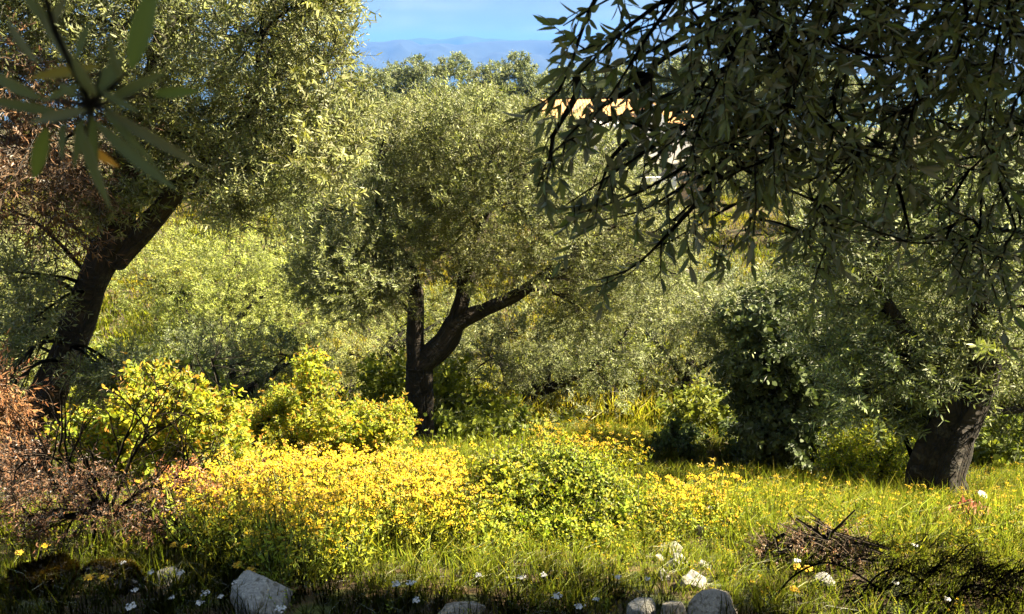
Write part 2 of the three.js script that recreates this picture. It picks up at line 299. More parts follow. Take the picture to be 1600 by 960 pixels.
// the olive in the middle, forked low down
{
  const R = rng(5), d = 10, b = G(660, 694), c = [[560, 420, 70, 1.9], [528, 385, 58, 1.9], [600, 345, 75, 1.5], [560, 470, 55, 1.9], [520, 440, 45, 1.6], [610, 460, 45, 1.3], [650, 290, 80], [615, 235, 75], [700, 235, 75], [780, 225, 65], [700, 300, 85], [780, 290, 85], [850, 250, 75], [850, 335, 85], [775, 395, 65], [905, 405, 75], [950, 325, 75], [965, 455, 75], [1010, 400, 60], [900, 480, 55], [735, 430, 40], [690, 390, 45], [860, 220, 45], [930, 260, 60], [1030, 335, 45], [600, 205, 48], [650, 195, 45], [720, 188, 40], [810, 205, 40], [470, 330, 40, 0.7], [1055, 430, 40, 0.7], [1065, 370, 36, 0.7], [480, 440, 30, 0.8], [690, 165, 16, 0.6], [760, 160, 14, 0.6]];
  tree({ name: 'olive_tree', label: 'forked olive tree in the middle with dark bare trunk and wide crown', seed: 5, base: b,
    limbs: [
      { name: 'trunk', pts: [b.clone().add(V(0, -0.25, 0)), P(660, 680, d), P(659, 640, d), P(655, 600, d), P(654, 572, d)], r: [0.27, 0.2, 0.16, 0.16, 0.17], gnarl: 0.34 },
      { pts: px3(d, [652, 585], [649, 540], [650, 495], [648, 450], [636, 412], [612, 380], [590, 350]), r: [0.14, 0.115, 0.105, 0.1, 0.085, 0.06, 0.035] },
      { pts: px3(d, [646, 578], [672, 556], [698, 530], [712, 505], [740, 492], [780, 474], [812, 458], [850, 430], [890, 395]), r: [0.14, 0.155, 0.15, 0.12, 0.09, 0.08, 0.07, 0.05, 0.03] },
      { pts: px3(d, [706, 520], [716, 488], [724, 460], [728, 420], [745, 370], [770, 320]), r: [0.11, 0.1, 0.09, 0.065, 0.05, 0.03] },
    ],
    foliage: [{ clumps: clumpsAt(c, 9.0, 11.2, R), kit: KIT.olive, density: 260, tint: col(1.05, 1.0, 0.85) }] });
}
// the leaning olive on the left, its low boughs dead and brown
{
  const R = rng(7), d = 6.3, b = V(P(20, 740, 6.3).x, 0, -6.3); b.y = ground(b.x, b.z);
  const c = [[300, 60, 100], [410, 60, 95], [475, 35, 65], [495, 110, 50], [380, 160, 95], [455, 195, 80], [280, 160, 95], [190, 60, 100], [90, 40, 100], [340, 240, 75], [425, 275, 70], [250, 215, 60], [505, 250, 50], [360, 315, 36], [150, 130, 80], [530, 190, 42], [300, -120, 140], [150, -150, 150], [440, -80, 95], [0, -60, 140], [-100, 40, 130], [-120, 250, 100], [505, -10, 40]];
  const low = [[30, 430, 38, 0.5], [50, 490, 36, 0.5], [20, 540, 36, 0.5], [165, 590, 22, 0.8], [200, 590, 20, 0.5], [235, 300, 26, 0.7], [160, 330, 20, 0.6]];
  const dead = [[50, 130, 60], [95, 215, 62], [40, 270, 62], [120, 280, 48], [70, 335, 50, 0.7], [10, 230, 60], [-40, 320, 60], [15, 110, 55]];
  const deadLow = [[0, 610, 20], [-15, 650, 26]];
  tree({ name: 'olive_tree', label: 'leaning olive tree at the left with thick sunlit crown and dead brown boughs', seed: 7, base: b,
    limbs: [
      { name: 'trunk', pts: [b.clone().add(V(-0.1, -0.3, 0)), P(28, 730, d), P(62, 655, d), P(92, 580, d), P(120, 505, d), P(146, 440, d), P(172, 380, d)], r: [0.3, 0.22, 0.165, 0.138, 0.122, 0.115, 0.118], gnarl: 0.4 },
      { pts: px3(d, [168, 400], [188, 350], [192, 300], [205, 230], [235, 140], [260, 40], [280, -80]), r: [0.11, 0.105, 0.095, 0.08, 0.065, 0.05, 0.035] },
      { pts: px3(d, [178, 410], [215, 370], [248, 330], [290, 280], [340, 230], [400, 170]), r: [0.09, 0.085, 0.075, 0.06, 0.045, 0.03] },
      { pts: px3(d, [180, 350], [120, 290], [60, 220], [0, 150], [-80, 100]), r: [0.12, 0.1, 0.07, 0.05, 0.03] },
    ],
    foliage: [{ clumps: clumpsAt(c, 5.5, 7.2, R), kit: KIT.olive, density: 300, tint: col(1.1, 1.06, 0.95) },
      { clumps: clumpsAt(low, 5.7, 6.4, R), kit: KIT.olive, density: 260 },
      { clumps: clumpsAt(dead, 5.5, 6.6, R), kit: KIT.dead, material: M.dry, density: 150, up: -0.9, part: 'dead_leaves', twigColor: GREY, tint: col(0.55, 0.51, 0.44) },
      { clumps: clumpsAt(deadLow, 5.0, 5.4, R, 1), kit: KIT.dead, material: M.dry, density: 260, up: -0.7, part: 'dead_leaves', twigColor: GREY, tint: col(0.85, 0.7, 0.5) }] });
}
// the old olive on the right with a stumpy swollen trunk
{
  const R = rng(9), d = 5, b = G(1470, 792);
  const c = [[1330, 480, 75], [1400, 520, 80], [1480, 450, 85], [1560, 420, 85], [1320, 560, 52], [1395, 575, 50], [1470, 555, 50], [1570, 540, 65], [1600, 620, 36], [1340, 620, 26, 0.8], [1390, 635, 22, 0.8], [1300, 420, 60], [1500, 340, 95], [1400, 360, 95], [1452, 640, 24, 1.4], [1490, 622, 22, 1.2], [1550, 240, 90], [1420, 250, 90], [1620, 330, 90], [1650, 480, 90], [1690, 580, 70], [1350, 300, 70]];
  tree({ name: 'olive_tree', label: 'old olive tree at the right with stumpy swollen dark trunk in the grass', seed: 9, base: b,
    limbs: [
      { name: 'trunk', pts: [b.clone().add(V(0.02, -0.2, 0)), P(1470, 780, d), P(1466, 745, d), P(1474, 710, d), P(1486, 680, d), P(1500, 655, d)], r: [0.38, 0.24, 0.19, 0.17, 0.15, 0.12], gnarl: 0.42, step: 0.035, seg: 26 },
      { name: 'burl', pts: px3(d, [1470, 752], [1448, 738], [1432, 735], [1424, 744]), r: [0.13, 0.12, 0.085, 0.03], step: 0.02, gnarl: 0.3 },
      { pts: px3(d, [1494, 668], [1515, 630], [1534, 590], [1542, 540], [1530, 460], [1500, 370], [1480, 280]), r: [0.13, 0.11, 0.1, 0.09, 0.075, 0.05, 0.03] },
      { pts: px3(d, [1520, 640, 5.1], [1560, 642, 5.3], [1610, 636, 5.4], [1670, 600, 5.5]), r: [0.04, 0.032, 0.028, 0.02] },
      { pts: px3(d, [1488, 660], [1470, 600], [1430, 540], [1390, 480], [1360, 420]), r: [0.09, 0.07, 0.05, 0.035, 0.02] },
    ],
    foliage: [{ clumps: clumpsAt(c, 4.9, 6.0, R), kit: KIT.olive, density: 230, tint: col(0.95, 1, 0.95) }] });
}
// the olive smothered in ivy, in the shade to the left of the old one
{
  const R = rng(12), d = 7.9, b = G(1235, 728);
  tree({ name: 'ivy_clad_tree', label: 'dark tree smothered in ivy standing in shade beyond the grass', seed: 12, base: b,
    limbs: [{ name: 'trunk', pts: [b.clone().add(V(0, -0.2, 0)), P(1238, 700, d), P(1232, 640, d), P(1225, 580, d), P(1215, 520, d), P(1200, 460, d)], r: [0.24, 0.2, 0.17, 0.15, 0.12, 0.06] }, { pts: px3(d, [1232, 640], [1260, 580], [1290, 530], [1320, 500]), r: [0.1, 0.08, 0.06, 0.03] }],
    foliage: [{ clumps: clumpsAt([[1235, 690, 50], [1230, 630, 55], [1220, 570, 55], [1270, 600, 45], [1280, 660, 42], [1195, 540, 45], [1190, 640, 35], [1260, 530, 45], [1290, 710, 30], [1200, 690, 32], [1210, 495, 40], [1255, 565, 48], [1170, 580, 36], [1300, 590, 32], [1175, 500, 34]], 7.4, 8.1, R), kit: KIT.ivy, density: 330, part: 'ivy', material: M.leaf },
      { clumps: clumpsAt([[1170, 480, 55], [1230, 460, 55], [1280, 470, 50], [1150, 540, 45], [1120, 500, 40]], 7.6, 8.8, R), kit: KIT.olive, density: 200 }] });
}
// olives further down the slope
const GROVE = 'olive trees further down the slope';
function farOlive(label, seed, base, d, circles, o = {}) {
  const R = rng(seed), b = base, top = circles.reduce((a, c) => [a[0] + c[0] / circles.length, a[1] + c[1] / circles.length], [0, 0]), c = P(top[0], top[1], d), r = o.r ?? 0.16;
  return tree({ name: o.name ?? 'olive_tree', label, seed, base: b, group: o.group ?? GROVE, limbs: [{ name: 'trunk', pts: [b.clone().add(V(0, -0.2, 0)), b.clone().lerp(c, 0.3).add(V((R() - 0.5) * 0.3, 0, 0)), b.clone().lerp(c, 0.6), c], r: [r * 1.5, r, r * 0.8, r * 0.3], step: 0.15, seg: 12 },
    { pts: [b.clone().lerp(c, 0.4), b.clone().lerp(c, 0.75).add(V(0.5, 0.1, 0.2)), c.clone().add(V(1, 0.3, 0.3))], r: [r * 0.6, r * 0.4, r * 0.15], step: 0.15, seg: 8 }, { pts: [b.clone().lerp(c, 0.35), b.clone().lerp(c, 0.7).add(V(-0.5, 0.1, 0)), c.clone().add(V(-1, 0.2, 0.2))], r: [r * 0.6, r * 0.4, r * 0.15], step: 0.15, seg: 8 }],
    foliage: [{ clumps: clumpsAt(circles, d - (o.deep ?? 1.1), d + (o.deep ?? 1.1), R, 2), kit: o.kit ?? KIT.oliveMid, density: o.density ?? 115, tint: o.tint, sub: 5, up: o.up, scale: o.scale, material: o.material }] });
}
const at = (px, d) => { const x = (px - 800) / FOCAL * d * 1.13; return onGround(x, -d); };
farOlive('grey green olive with low crown right behind the forked tree', 21, at(822, 12.3), 12.3, [[755, 555, 60], [820, 520, 70], [900, 555, 70], [880, 615, 55], [780, 612, 45], [960, 540, 60], [950, 605, 50], [840, 580, 60], [720, 600, 40], [1000, 470, 50]], { tint: col(1, 1, 0.95) });
farOlive('bushy olive with thin dark stems between forked tree and ivy', 22, at(1050, 14), 14, [[1040, 490, 60], [1100, 500, 70], [1010, 560, 50], [1085, 575, 50], [1165, 490, 60], [1150, 560, 60], [1120, 440, 40], [1050, 610, 40]], { r: 0.1 });
farOlive('pale olive crown showing beyond the right edge of forked tree', 23, at(1010, 19), 19, [[985, 310, 50], [1020, 360, 50], [1050, 410, 45], [1000, 430, 50], [960, 280, 45]], { tint: col(1.05, 1.05, 0.9) });
farOlive('olive filling the gap behind the forked trunk', 37, at(600, 17), 17, [[560, 480, 48], [620, 520, 48], [690, 480, 48], [700, 560, 44], [640, 590, 40], [590, 430, 44], [740, 500, 44], [500, 520, 40]], { tint: col(1.1, 1.1, 0.8) });
farOlive('bright yellow green olive in gap beside leaning trunk', 24, at(330, 16), 16, [[230, 440, 60], [300, 470, 70], [380, 470, 70], [450, 440, 60], [420, 530, 60], [330, 540, 60], [250, 530, 50], [290, 400, 50], [380, 400, 60], [470, 500, 50]], { tint: col(1.5, 1.5, 0.65) });
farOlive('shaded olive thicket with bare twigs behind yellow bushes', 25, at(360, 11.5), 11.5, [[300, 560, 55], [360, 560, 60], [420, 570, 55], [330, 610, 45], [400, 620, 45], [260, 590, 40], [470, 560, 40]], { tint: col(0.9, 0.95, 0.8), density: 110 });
farOlive('fuzzy yellow olive sapling left of the forked trunk', 26, at(545, 13.5), 13.5, [[530, 560, 45], [570, 570, 40], [545, 610, 40], [590, 620, 35], [510, 600, 35]], { tint: col(1.3, 1.2, 0.8), r: 0.07 });
farOlive('olive seen behind the leaning trunk at left edge', 27, at(20, 12), 12, [[30, 420, 55], [80, 450, 50], [20, 510, 55], [90, 530, 45], [-40, 460, 60], [130, 420, 35], [30, 590, 50]], { tint: col(1.1, 1.1, 0.8) });
farOlive('olive crown filling gap below the overhanging boughs at right', 28, at(1490, 12), 12, [[1420, 480, 60], [1490, 430, 70], [1570, 470, 70], [1360, 450, 50], [1440, 560, 60], [1540, 580, 60], [1610, 560, 60], [1600, 650, 50], [1500, 660, 50]], { tint: col(1, 1, 0.8) });
farOlive('olive far right on the slope, hidden mostly by boughs', 29, at(1560, 20), 20, [[1480, 300, 60], [1560, 280, 70], [1620, 340, 70], [1540, 370, 60], [1440, 360, 50], [1330, 380, 50], [1390, 330, 50]], { tint: col(1.2, 1.15, 0.8) });
farOlive('olive down the slope between the leaning and forked crowns', 30, at(560, 22), 22, [[470, 300, 60], [540, 290, 60], [600, 270, 55], [520, 360, 55], [580, 220, 50], [640, 230, 50], [480, 390, 50]], { tint: col(1.15, 1.1, 0.8), kit: KIT.oliveFar, density: 90, deep: 2 });
farOlive('broad yellowish olive whose top rises behind the forked crown', 31, at(740, 27), 27, [[600, 205, 38], [660, 198, 36], [720, 192, 36], [780, 196, 34], [690, 240, 44], [760, 240, 44], [820, 225, 34], [630, 245, 40], [560, 210, 36]], { tint: col(1.15, 1.1, 0.75), kit: KIT.oliveFar, density: 90, deep: 2 });
farOlive('olive below the house, pale in the sun', 32, at(880, 30), 30, [[850, 290, 40], [900, 310, 42], [950, 320, 40], [830, 250, 32], [870, 250, 30], [1000, 330, 36]], { tint: col(1.15, 1.1, 0.85), kit: KIT.oliveFar, density: 90, deep: 1.8 });
farOlive('olive at end of the yellow clearing', 33, at(1230, 34), 34, [[1180, 290, 40], [1230, 270, 45], [1280, 290, 45], [1330, 280, 45], [1260, 330, 40], [1380, 270, 40]], { tint: col(1.1, 1.1, 0.8), kit: KIT.oliveFar, density: 90, deep: 2 });
farOlive('olive at the far right edge beside the old swollen tree', 34, at(1720, 9), 9, [[1680, 520, 80], [1750, 470, 90], [1800, 560, 90], [1720, 400, 80], [1690, 600, 60], [1840, 450, 90]], { r: 0.2 });
farOlive('olive beyond the far right edge down the slope', 35, at(1800, 17), 17, [[1740, 360, 80], [1820, 330, 90], [1900, 380, 90], [1760, 440, 80], [1860, 460, 80], [1690, 330, 60]], { r: 0.2 });
farOlive('olive beyond the left edge behind the leaning tree', 36, at(-140, 11), 11, [[-140, 420, 90], [-80, 360, 80], [-220, 380, 100], [-180, 500, 90], [-90, 520, 70]], { r: 0.2 });
// trees along the rise beyond the house
const HILL = 'trees along the rise against the mountains';
const hill = [
  ['grey green tree low on rise beside leaning crown edge', 570, 78, [[548, 125, 20], [575, 122, 22], [600, 128, 20], [560, 145, 18], [600, 150, 20]]],
  ['rounded tree on rise, second from the leaning crown', 645, 80, [[620, 110, 18], [645, 104, 20], [665, 112, 16], [635, 130, 20], [665, 135, 20]]],
  ['lollipop shaped tree with bare stem on the rise', 707, 82, [[695, 98, 14], [715, 98, 16], [725, 106, 12], [690, 108, 11]]],
  ['bushy tree right of the lollipop tree on rise', 760, 80, [[750, 112, 16], [770, 106, 16], [745, 135, 20], [775, 132, 22], [720, 140, 16]]],
  ['tall dark tree on rise left of the hanging boughs', 805, 76, [[795, 100, 14], [812, 92, 14], [820, 110, 16], [800, 130, 20], [830, 130, 18]]],
  ['tree behind the tiled roof near its left end', 880, 78, [[860, 128, 20], [890, 122, 22], [920, 128, 20], [880, 142, 16]]],
  ['tree behind the tiled roof at its middle', 965, 78, [[945, 122, 20], [970, 116, 22], [1000, 124, 20], [960, 140, 18]]],
  ['dark tree behind the white chimney of house', 1060, 76, [[1040, 112, 24], [1075, 106, 28], [1100, 125, 28], [1060, 145, 26], [1110, 155, 28], [1090, 180, 26]]],
  ['tree on rise behind the dense hanging foliage, nearer the house', 1170, 74, [[1150, 130, 26], [1180, 120, 28], [1210, 140, 28], [1170, 170, 28]]],
  ['tree on rise behind the dense hanging foliage, farther from the house', 1290, 74, [[1260, 125, 28], [1300, 118, 28], [1330, 140, 28], [1290, 170, 28]]],
];
for (const [label, px, d, circles] of hill) farOlive(label, 40 + px, at(px, d), d, [...circles.map(([x, y, r]) => [x, y + 7, r]), [px - 26, 160, 22], [px + 4, 164, 24], [px + 34, 162, 24]], { kit: KIT.horizon, density: 36, deep: 1.2, tint: col(0.9, 0.92, 0.9), r: 0.14, group: HILL });
for (let i = 0; i < 7; i++) { // the grove between, tops only
  const px = [430, 500, 560, 640, 700, 770, 1120][i], d = [40, 46, 50, 52, 58, 54, 48][i], py = [215, 205, 196, 190, 184, 184, 245][i];
  farOlive(['olive in the grove beyond, half hidden by leaning crown', 'olive in the grove beyond, below the low grey tree', 'olive in the grove beyond, left of middle', 'olive in the grove beyond, under the rounded tree', 'olive in the grove beyond, under the lollipop tree', 'olive in the grove beyond, just left of house', 'olive just right of the house below the dark tree'][i], 90 + i, at(px, d), d, [[px - 22, py + 8, 26], [px + 22, py + 6, 26], [px, py - 4, 26], [px - 10, py + 34, 30], [px + 20, py + 34, 30]], { kit: KIT.oliveFar, density: 60, deep: 1.5, tint: col(1.05, 1.05, 0.8), scale: 1.2 });
}
// shrubs
function shrub(name, label, seed, base, list, dN, dF, o) {
  const R = rng(seed), root = thing(name, label, o.category ?? 'bush', base, o.group), st = new GB(), samples = [];
  for (let k = 0; k < (o.stems ?? 6); k++) { const c = list[k % list.length], e = P(c[0], c[1], lerp(dN, dF, R())), b = base.clone().add(V((R() - 0.5) * 0.2, -0.05, (R() - 0.5) * 0.2)); const pts = curvePts([b, b.clone().lerp(e, 0.5).add(V((R() - 0.5) * 0.15, 0.08, (R() - 0.5) * 0.15)), e], 0.08); st.tube(pts, ramp([0.014, 0.004], pts.length), 5, o.stemColor ?? TWIG); samples.push(...pts.slice(2)); }
  part('stems', st.geo(), M.wood, root, { kind: 'stuff' });
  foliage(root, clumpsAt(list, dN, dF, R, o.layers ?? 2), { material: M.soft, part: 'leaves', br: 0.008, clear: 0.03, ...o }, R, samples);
}
shrub('turpentine_bush', 'yellow green bush with orange leaf tips below leaning trunk', 101, G(230, 790).setY(0).add(V(0, ground(G(230, 790).x, G(230, 790).z), 0)), [[170, 705, 40, 1.2], [240, 665, 36, 0.9], [300, 700, 40, 1.2], [322, 645, 20, 0.7], [150, 745, 32], [250, 740, 46, 1.2], [345, 730, 36, 1.2], [205, 640, 20, 0.7], [125, 680, 20, 0.7], [265, 620, 14, 0.5], [350, 680, 20, 0.7], [230, 600, 10, 0.4]], 4.8, 5.8, { kit: KIT.pistachio, density: 520, tint: col(0.92, 0.95, 0.9) });
shrub('turpentine_bush', 'leafy yellow green bush between the forked trunk and orange tipped bush', 102, at(500, 7.1), [[400, 665, 28, 0.9], [455, 685, 32], [492, 605, 13, 0.6], [500, 655, 28, 0.8], [555, 675, 34], [600, 672, 24, 0.8], [425, 710, 32], [380, 705, 28], [530, 712, 30], [590, 705, 22], [485, 575, 7, 0.4], [440, 640, 14, 0.5], [620, 655, 12, 0.6]], 6.6, 7.6, { kit: KIT.pistachio, density: 420 });
shrub('green_shrub', 'dense small leaved green shrub in the middle of foreground', 103, P(860, 850, 3.55).setY(ground(P(860, 850, 3.55).x, -3.55)), [[800, 765, 44], [870, 752, 44], [925, 775, 46], [980, 815, 42], [770, 825, 48], [850, 830, 60], [930, 845, 52], [735, 865, 38], [1000, 855, 34], [790, 880, 46], [860, 880, 42], [930, 885, 40], [980, 875, 34]], 3.1, 3.8, { kit: KIT.shrub, density: 1150, stems: 10, clear: 0 });
shrub('bramble', 'sunlit bramble under the bushy olive beyond the grass', 104, at(1110, 10.5), [[1080, 650, 34], [1120, 645, 38], [1150, 665, 34], [1060, 690, 30], [1110, 690, 36]], 9.8, 10.8, { kit: KIT.bramble, density: 170 });
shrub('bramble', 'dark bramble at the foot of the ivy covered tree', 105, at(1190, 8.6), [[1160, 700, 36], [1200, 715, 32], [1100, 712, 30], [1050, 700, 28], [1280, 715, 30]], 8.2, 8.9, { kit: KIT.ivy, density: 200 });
shrub('bramble', 'yellow green weeds left of the swollen trunk', 106, at(1355, 6.4), [[1320, 710, 32], [1360, 705, 36], [1395, 715, 30], [1340, 740, 28]], 6.1, 6.7, { kit: KIT.shrub, density: 330, tint: col(1.15, 1.1, 0.9), scale: 1.4 });
shrub('bramble', 'bramble behind the forked trunk', 107, at(720, 11), [[700, 640, 34], [740, 650, 34], [600, 600, 28], [780, 655, 34], [690, 590, 24]], 10.6, 11.6, { kit: KIT.bramble, density: 150, tint: col(1.2, 1.2, 0.8) });
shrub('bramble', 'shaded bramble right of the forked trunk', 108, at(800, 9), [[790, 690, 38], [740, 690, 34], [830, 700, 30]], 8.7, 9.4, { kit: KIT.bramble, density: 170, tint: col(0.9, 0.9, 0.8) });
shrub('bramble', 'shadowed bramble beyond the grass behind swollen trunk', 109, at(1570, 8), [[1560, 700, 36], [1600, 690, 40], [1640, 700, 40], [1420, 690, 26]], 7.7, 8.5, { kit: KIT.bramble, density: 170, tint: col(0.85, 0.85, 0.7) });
shrub('bramble', 'low bramble beyond the yellow bushes at left', 110, at(260, 9), [[200, 600, 40], [260, 620, 40], [320, 650, 36], [150, 620, 36]], 8.6, 9.4, { kit: KIT.bramble, density: 170 });

// ---------------------------------------------------------------- leaves large enough to see singly
function bigLeaf(seed, c, c2) { // one metre long and one wide along +y, folded along its midrib; scaled per leaf
  const R = rng(seed), g = new GB(), N = 7, curl = 0.1 + 0.15 * R(), twist = (R() - 0.5) * 0.5, fold = 0.16 + 0.12 * R();
  for (let i = 0; i <= N; i++) {
    const t = i / N, w = 0.5 * Math.pow(Math.sin(Math.PI * Math.pow(t * 0.97 + 0.02, 0.85)), 0.85), a = twist * t, z = -curl * t * t * 1.0;
    for (const s of [-1, 0, 1]) g.v(V(s * w * Math.cos(a), t, z * 0.6 + (s ? fold * w : 0) + s * w * Math.sin(a)), V(0, 0, 1), s ? c : c2);
  }
  for (let i = 0; i < N; i++) for (const k of [0, 1]) { const a = i * 3 + k, b = a + 3; g.i.push(a, a + 1, b, a + 1, b + 1, b); }
  return g.geo(true);
}
const BIG = [[0.07, 0.095, 0.025], [0.085, 0.11, 0.028], [0.06, 0.085, 0.025], [0.1, 0.135, 0.025], [0.08, 0.095, 0.04], [0.12, 0.13, 0.075]].map((c, i) => bigLeaf(200 + i, col(...c), col(c[0] * 1.3, c[1] * 1.25, c[2] * 1.3)));  // darker than the OLIVE leaves: shade of the overhang put into the colour
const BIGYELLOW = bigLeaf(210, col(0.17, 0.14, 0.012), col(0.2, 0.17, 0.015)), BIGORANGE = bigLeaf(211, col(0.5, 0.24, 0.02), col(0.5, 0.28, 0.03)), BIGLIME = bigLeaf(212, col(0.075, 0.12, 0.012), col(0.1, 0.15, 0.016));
function placeLeaf(geometry, root, a, b, width, face) {
  const m = new THREE.Mesh(geometry, M.near); m.name = 'leaf';
  const y = b.clone().sub(a), L = y.length(); y.normalize(); const z = face.clone().addScaledVector(y, -face.dot(y)).normalize(), x = y.clone().cross(z);
  m.quaternion.setFromRotationMatrix(new THREE.Matrix4().makeBasis(x, y, z)); m.scale.set(width, L, L * 0.5); m.position.copy(a).sub(root.position);
  m.castShadow = m.receiveShadow = true; root.add(m); return m;
}
// the olive the viewer stands beside: trunk out of view to the right, boughs hanging into the view
{
  const R = rng(300), b = onGround(3.7, -1.2), root = thing('olive_tree', 'dark overhanging olive boughs close to the viewer along the top right', 'tree', b), samples = [];
  const limb = (name, pts, r) => { const q = curvePts(pts, 0.06), g = new GB(); g.tube(q, ramp(r, q.length), 16, WHITE, { gnarl: 0.2, seed: pts[0].y, cap: true }); part(name, mergeVertices(g.geo(true), 1e-5), M.bark, root); samples.push(...q.slice(name === 'trunk' ? Math.floor(q.length * 0.6) : 0)); };
  const e = (x, y, z) => V(x, EYE + y, z), fork = e(3.5, 0.1, -1.3);
  limb('trunk', [b.clone().add(V(0.1, -0.3, 0)), b.clone().lerp(fork, 0.5).add(V(0.15, 0, 0.1)), fork], [0.34, 0.24, 0.22]);
  limb('limb', [fork, e(2.9, 0.9, -1.6), e(2.2, 1.25, -2.2), e(1.5, 1.2, -2.6), e(0.9, 1.0, -2.8)], [0.16, 0.12, 0.09, 0.05, 0.02]);
  limb('limb', [fork, e(3.7, 1.0, -1.7), e(3.5, 1.6, -2.0), e(3.0, 2.0, -2.1)], [0.15, 0.11, 0.08, 0.03]);
  limb('limb', [fork, e(3.6, 1.2, -0.6), e(3.2, 1.9, 0.2), e(2.4, 2.3, 0.4)], [0.15, 0.11, 0.07, 0.03]);
  limb('limb', [e(3.5, 0.1, -1.35), e(3.1, 0.5, -1.9), e(2.6, 0.5, -2.3), e(2.1, 0.35, -2.5)], [0.12, 0.09, 0.06, 0.02]);
  // unseen crown above the frame, shaped to shade boughs and spare the lit ground
  const cl = []; for (let k = 0; k < 170; k++) { const x = lerp(1.3, 5.2, R()), d = lerp(0.4, 3.1, R()), y = lerp(1.0, 2.9, R()); if (y < 0.55 + 0.12 * d || d > (x - (y + 2) < -1.1 ? 2.15 : 1.8) || x - (y + 2) > 0.3) continue; cl.push({ c: e(x, y, -d), r: V(0.42, 0.36, 0.42), f: 1.2 }); }
  for (let k = 0; k < 16; k++) { const y = lerp(1.0, 2.4, R()); cl.push({ c: e(y - 0.26 + (R() - 0.5) * 0.7, y, -lerp(0.1, 0.85, R())), r: V(0.42, 0.36, 0.42), f: 1 }); }  // added clumps out of view, there to shade the top left shoot
  foliage(root, cl, { kit: KIT.olive, density: 230 }, R, samples);
  // hanging boughs
  const boughs = [
    [[1250, -90, 2.25], [1090, 10, 2.1], [970, 55, 1.95], [865, 95, 1.85]],
    [[1230, -60, 2.3], [1040, -40, 2.1], [930, 10, 1.95], [880, 40, 1.9]],
    [[1240, 40, 2.25], [1060, 140, 2.1], [940, 195, 1.95], [862, 240, 1.85], [838, 300, 1.8]],
    [[1240, 140, 2.25], [1100, 240, 2.15], [1000, 300, 2.0], [900, 335, 1.9]],
    [[1130, 260, 2.2], [1040, 370, 2.05], [985, 420, 2.0], [925, 440, 1.95]],
    [[1260, 250, 2.25], [1130, 330, 2.2], [1060, 370, 2.1], [1025, 390, 2.05]],
    [[1110, -80, 2.1], [1010, 60, 1.95], [960, 140, 1.9], [930, 180, 1.85]],
    [[1190, 20, 2.3], [1060, 80, 2.1], [1010, 110, 2.05], [980, 125, 2.0]],
    [[980, -80, 1.95], [920, 20, 1.88], [880, 130, 1.82], [840, 175, 1.78]],
    [[1280, 200, 2.3], [1200, 300, 2.25], [1150, 370, 2.2], [1120, 390, 2.15]],
    [[1140, -60, 2.1], [1010, 20, 2.0], [940, 80, 1.9], [880, 140, 1.85]],
    [[1170, -20, 2.2], [1050, 60, 2.1], [970, 100, 2.0], [900, 120, 1.95]],
    [[1160, 150, 2.2], [1050, 210, 2.1], [960, 270, 1.95], [885, 320, 1.9]],
    [[1190, 210, 2.25], [1070, 290, 2.1], [1000, 330, 2.05], [935, 345, 2.0]],
    [[1170, 250, 2.3], [1090, 310, 2.2], [1050, 345, 2.15], [1010, 370, 2.1]],
    [[900, 150, 1.95], [865, 210, 1.9], [858, 260, 1.86], [850, 315, 1.84]],
    [[1010, 200, 2.05], [960, 240, 2.0], [935, 300, 1.95], [915, 350, 1.92]],
  ];
  for (const l of [[[1180, 190, 2.2], [1060, 215, 2.1], [980, 190, 2.0], [910, 175, 1.95]], [[1170, 120, 2.2], [1080, 190, 2.1], [1030, 240, 2.05], [1000, 265, 2.0]], [[1020, 120, 2.0], [950, 160, 1.95], [900, 200, 1.9], [870, 235, 1.88]]]) boughs.push(l);
  for (let k = 0; k < 22; k++) { const x = lerp(1180, 1740, (k + R()) / 22), y = -140 + R() * 160, d = lerp(1.75, 2.25, R()), w = -40 - 150 * R(), h = lerp(160, 290, R()); boughs.push([[x, y, d], [x + w * 0.4, y + h * 0.3, d - 0.04], [x + w * 0.8, y + h * 0.7, d - 0.08], [x + w, y + h, d - 0.1]]); }
  for (let k = 0; k < 120; k++) { const x = lerp(1075, 1640, R()), low = lerp(250, 395, smooth(1075, 1260, x)), y = lerp(-60, low, R()), d = lerp(1.8, 2.3, R()), a = R() * 6.28, l = 50 + 60 * R(), dx = Math.cos(a) * l, dy = Math.sin(a) * l * 0.7 + 14; boughs.push([[x, y, d], [x + dx * 0.35, y + dy * 0.3, d - 0.02], [x + dx * 0.7, y + dy * 0.65, d - 0.04], [x + dx, y + dy, d - 0.05]]); }
  const wood = new GB(), leaves = [];
  for (const bough of boughs) {
    const pts = bough.map(([x, y, d]) => P(x, y, d)); let from = null, best = 1e9; for (const s of samples) { const q = s.distanceTo(pts[0]) + (s.y < pts[0].y ? 0 : -0.1); if (q < best) { best = q; from = s; } }
    const cur = new THREE.CatmullRomCurve3([from, from.clone().lerp(pts[0], 0.5).add(V(0, 0.12 * best, 0)), ...pts], false, 'centripetal'), len = cur.getLength(), n = Math.ceil(len / 0.04), q = cur.getSpacedPoints(n), short = best < 0.6 && bough[3][0] > 1060, t0 = clamp(best / (len + 0.001) * 0.8, 0, 0.9);
    wood.tube(q, short ? ramp([0.0045, 0.0035, 0.0025, 0.0012], q.length) : ramp([0.011, 0.007, 0.004, 0.0015], q.length), 5, TWIG); samples.push(...q.filter((_, i) => i > n * 0.45));
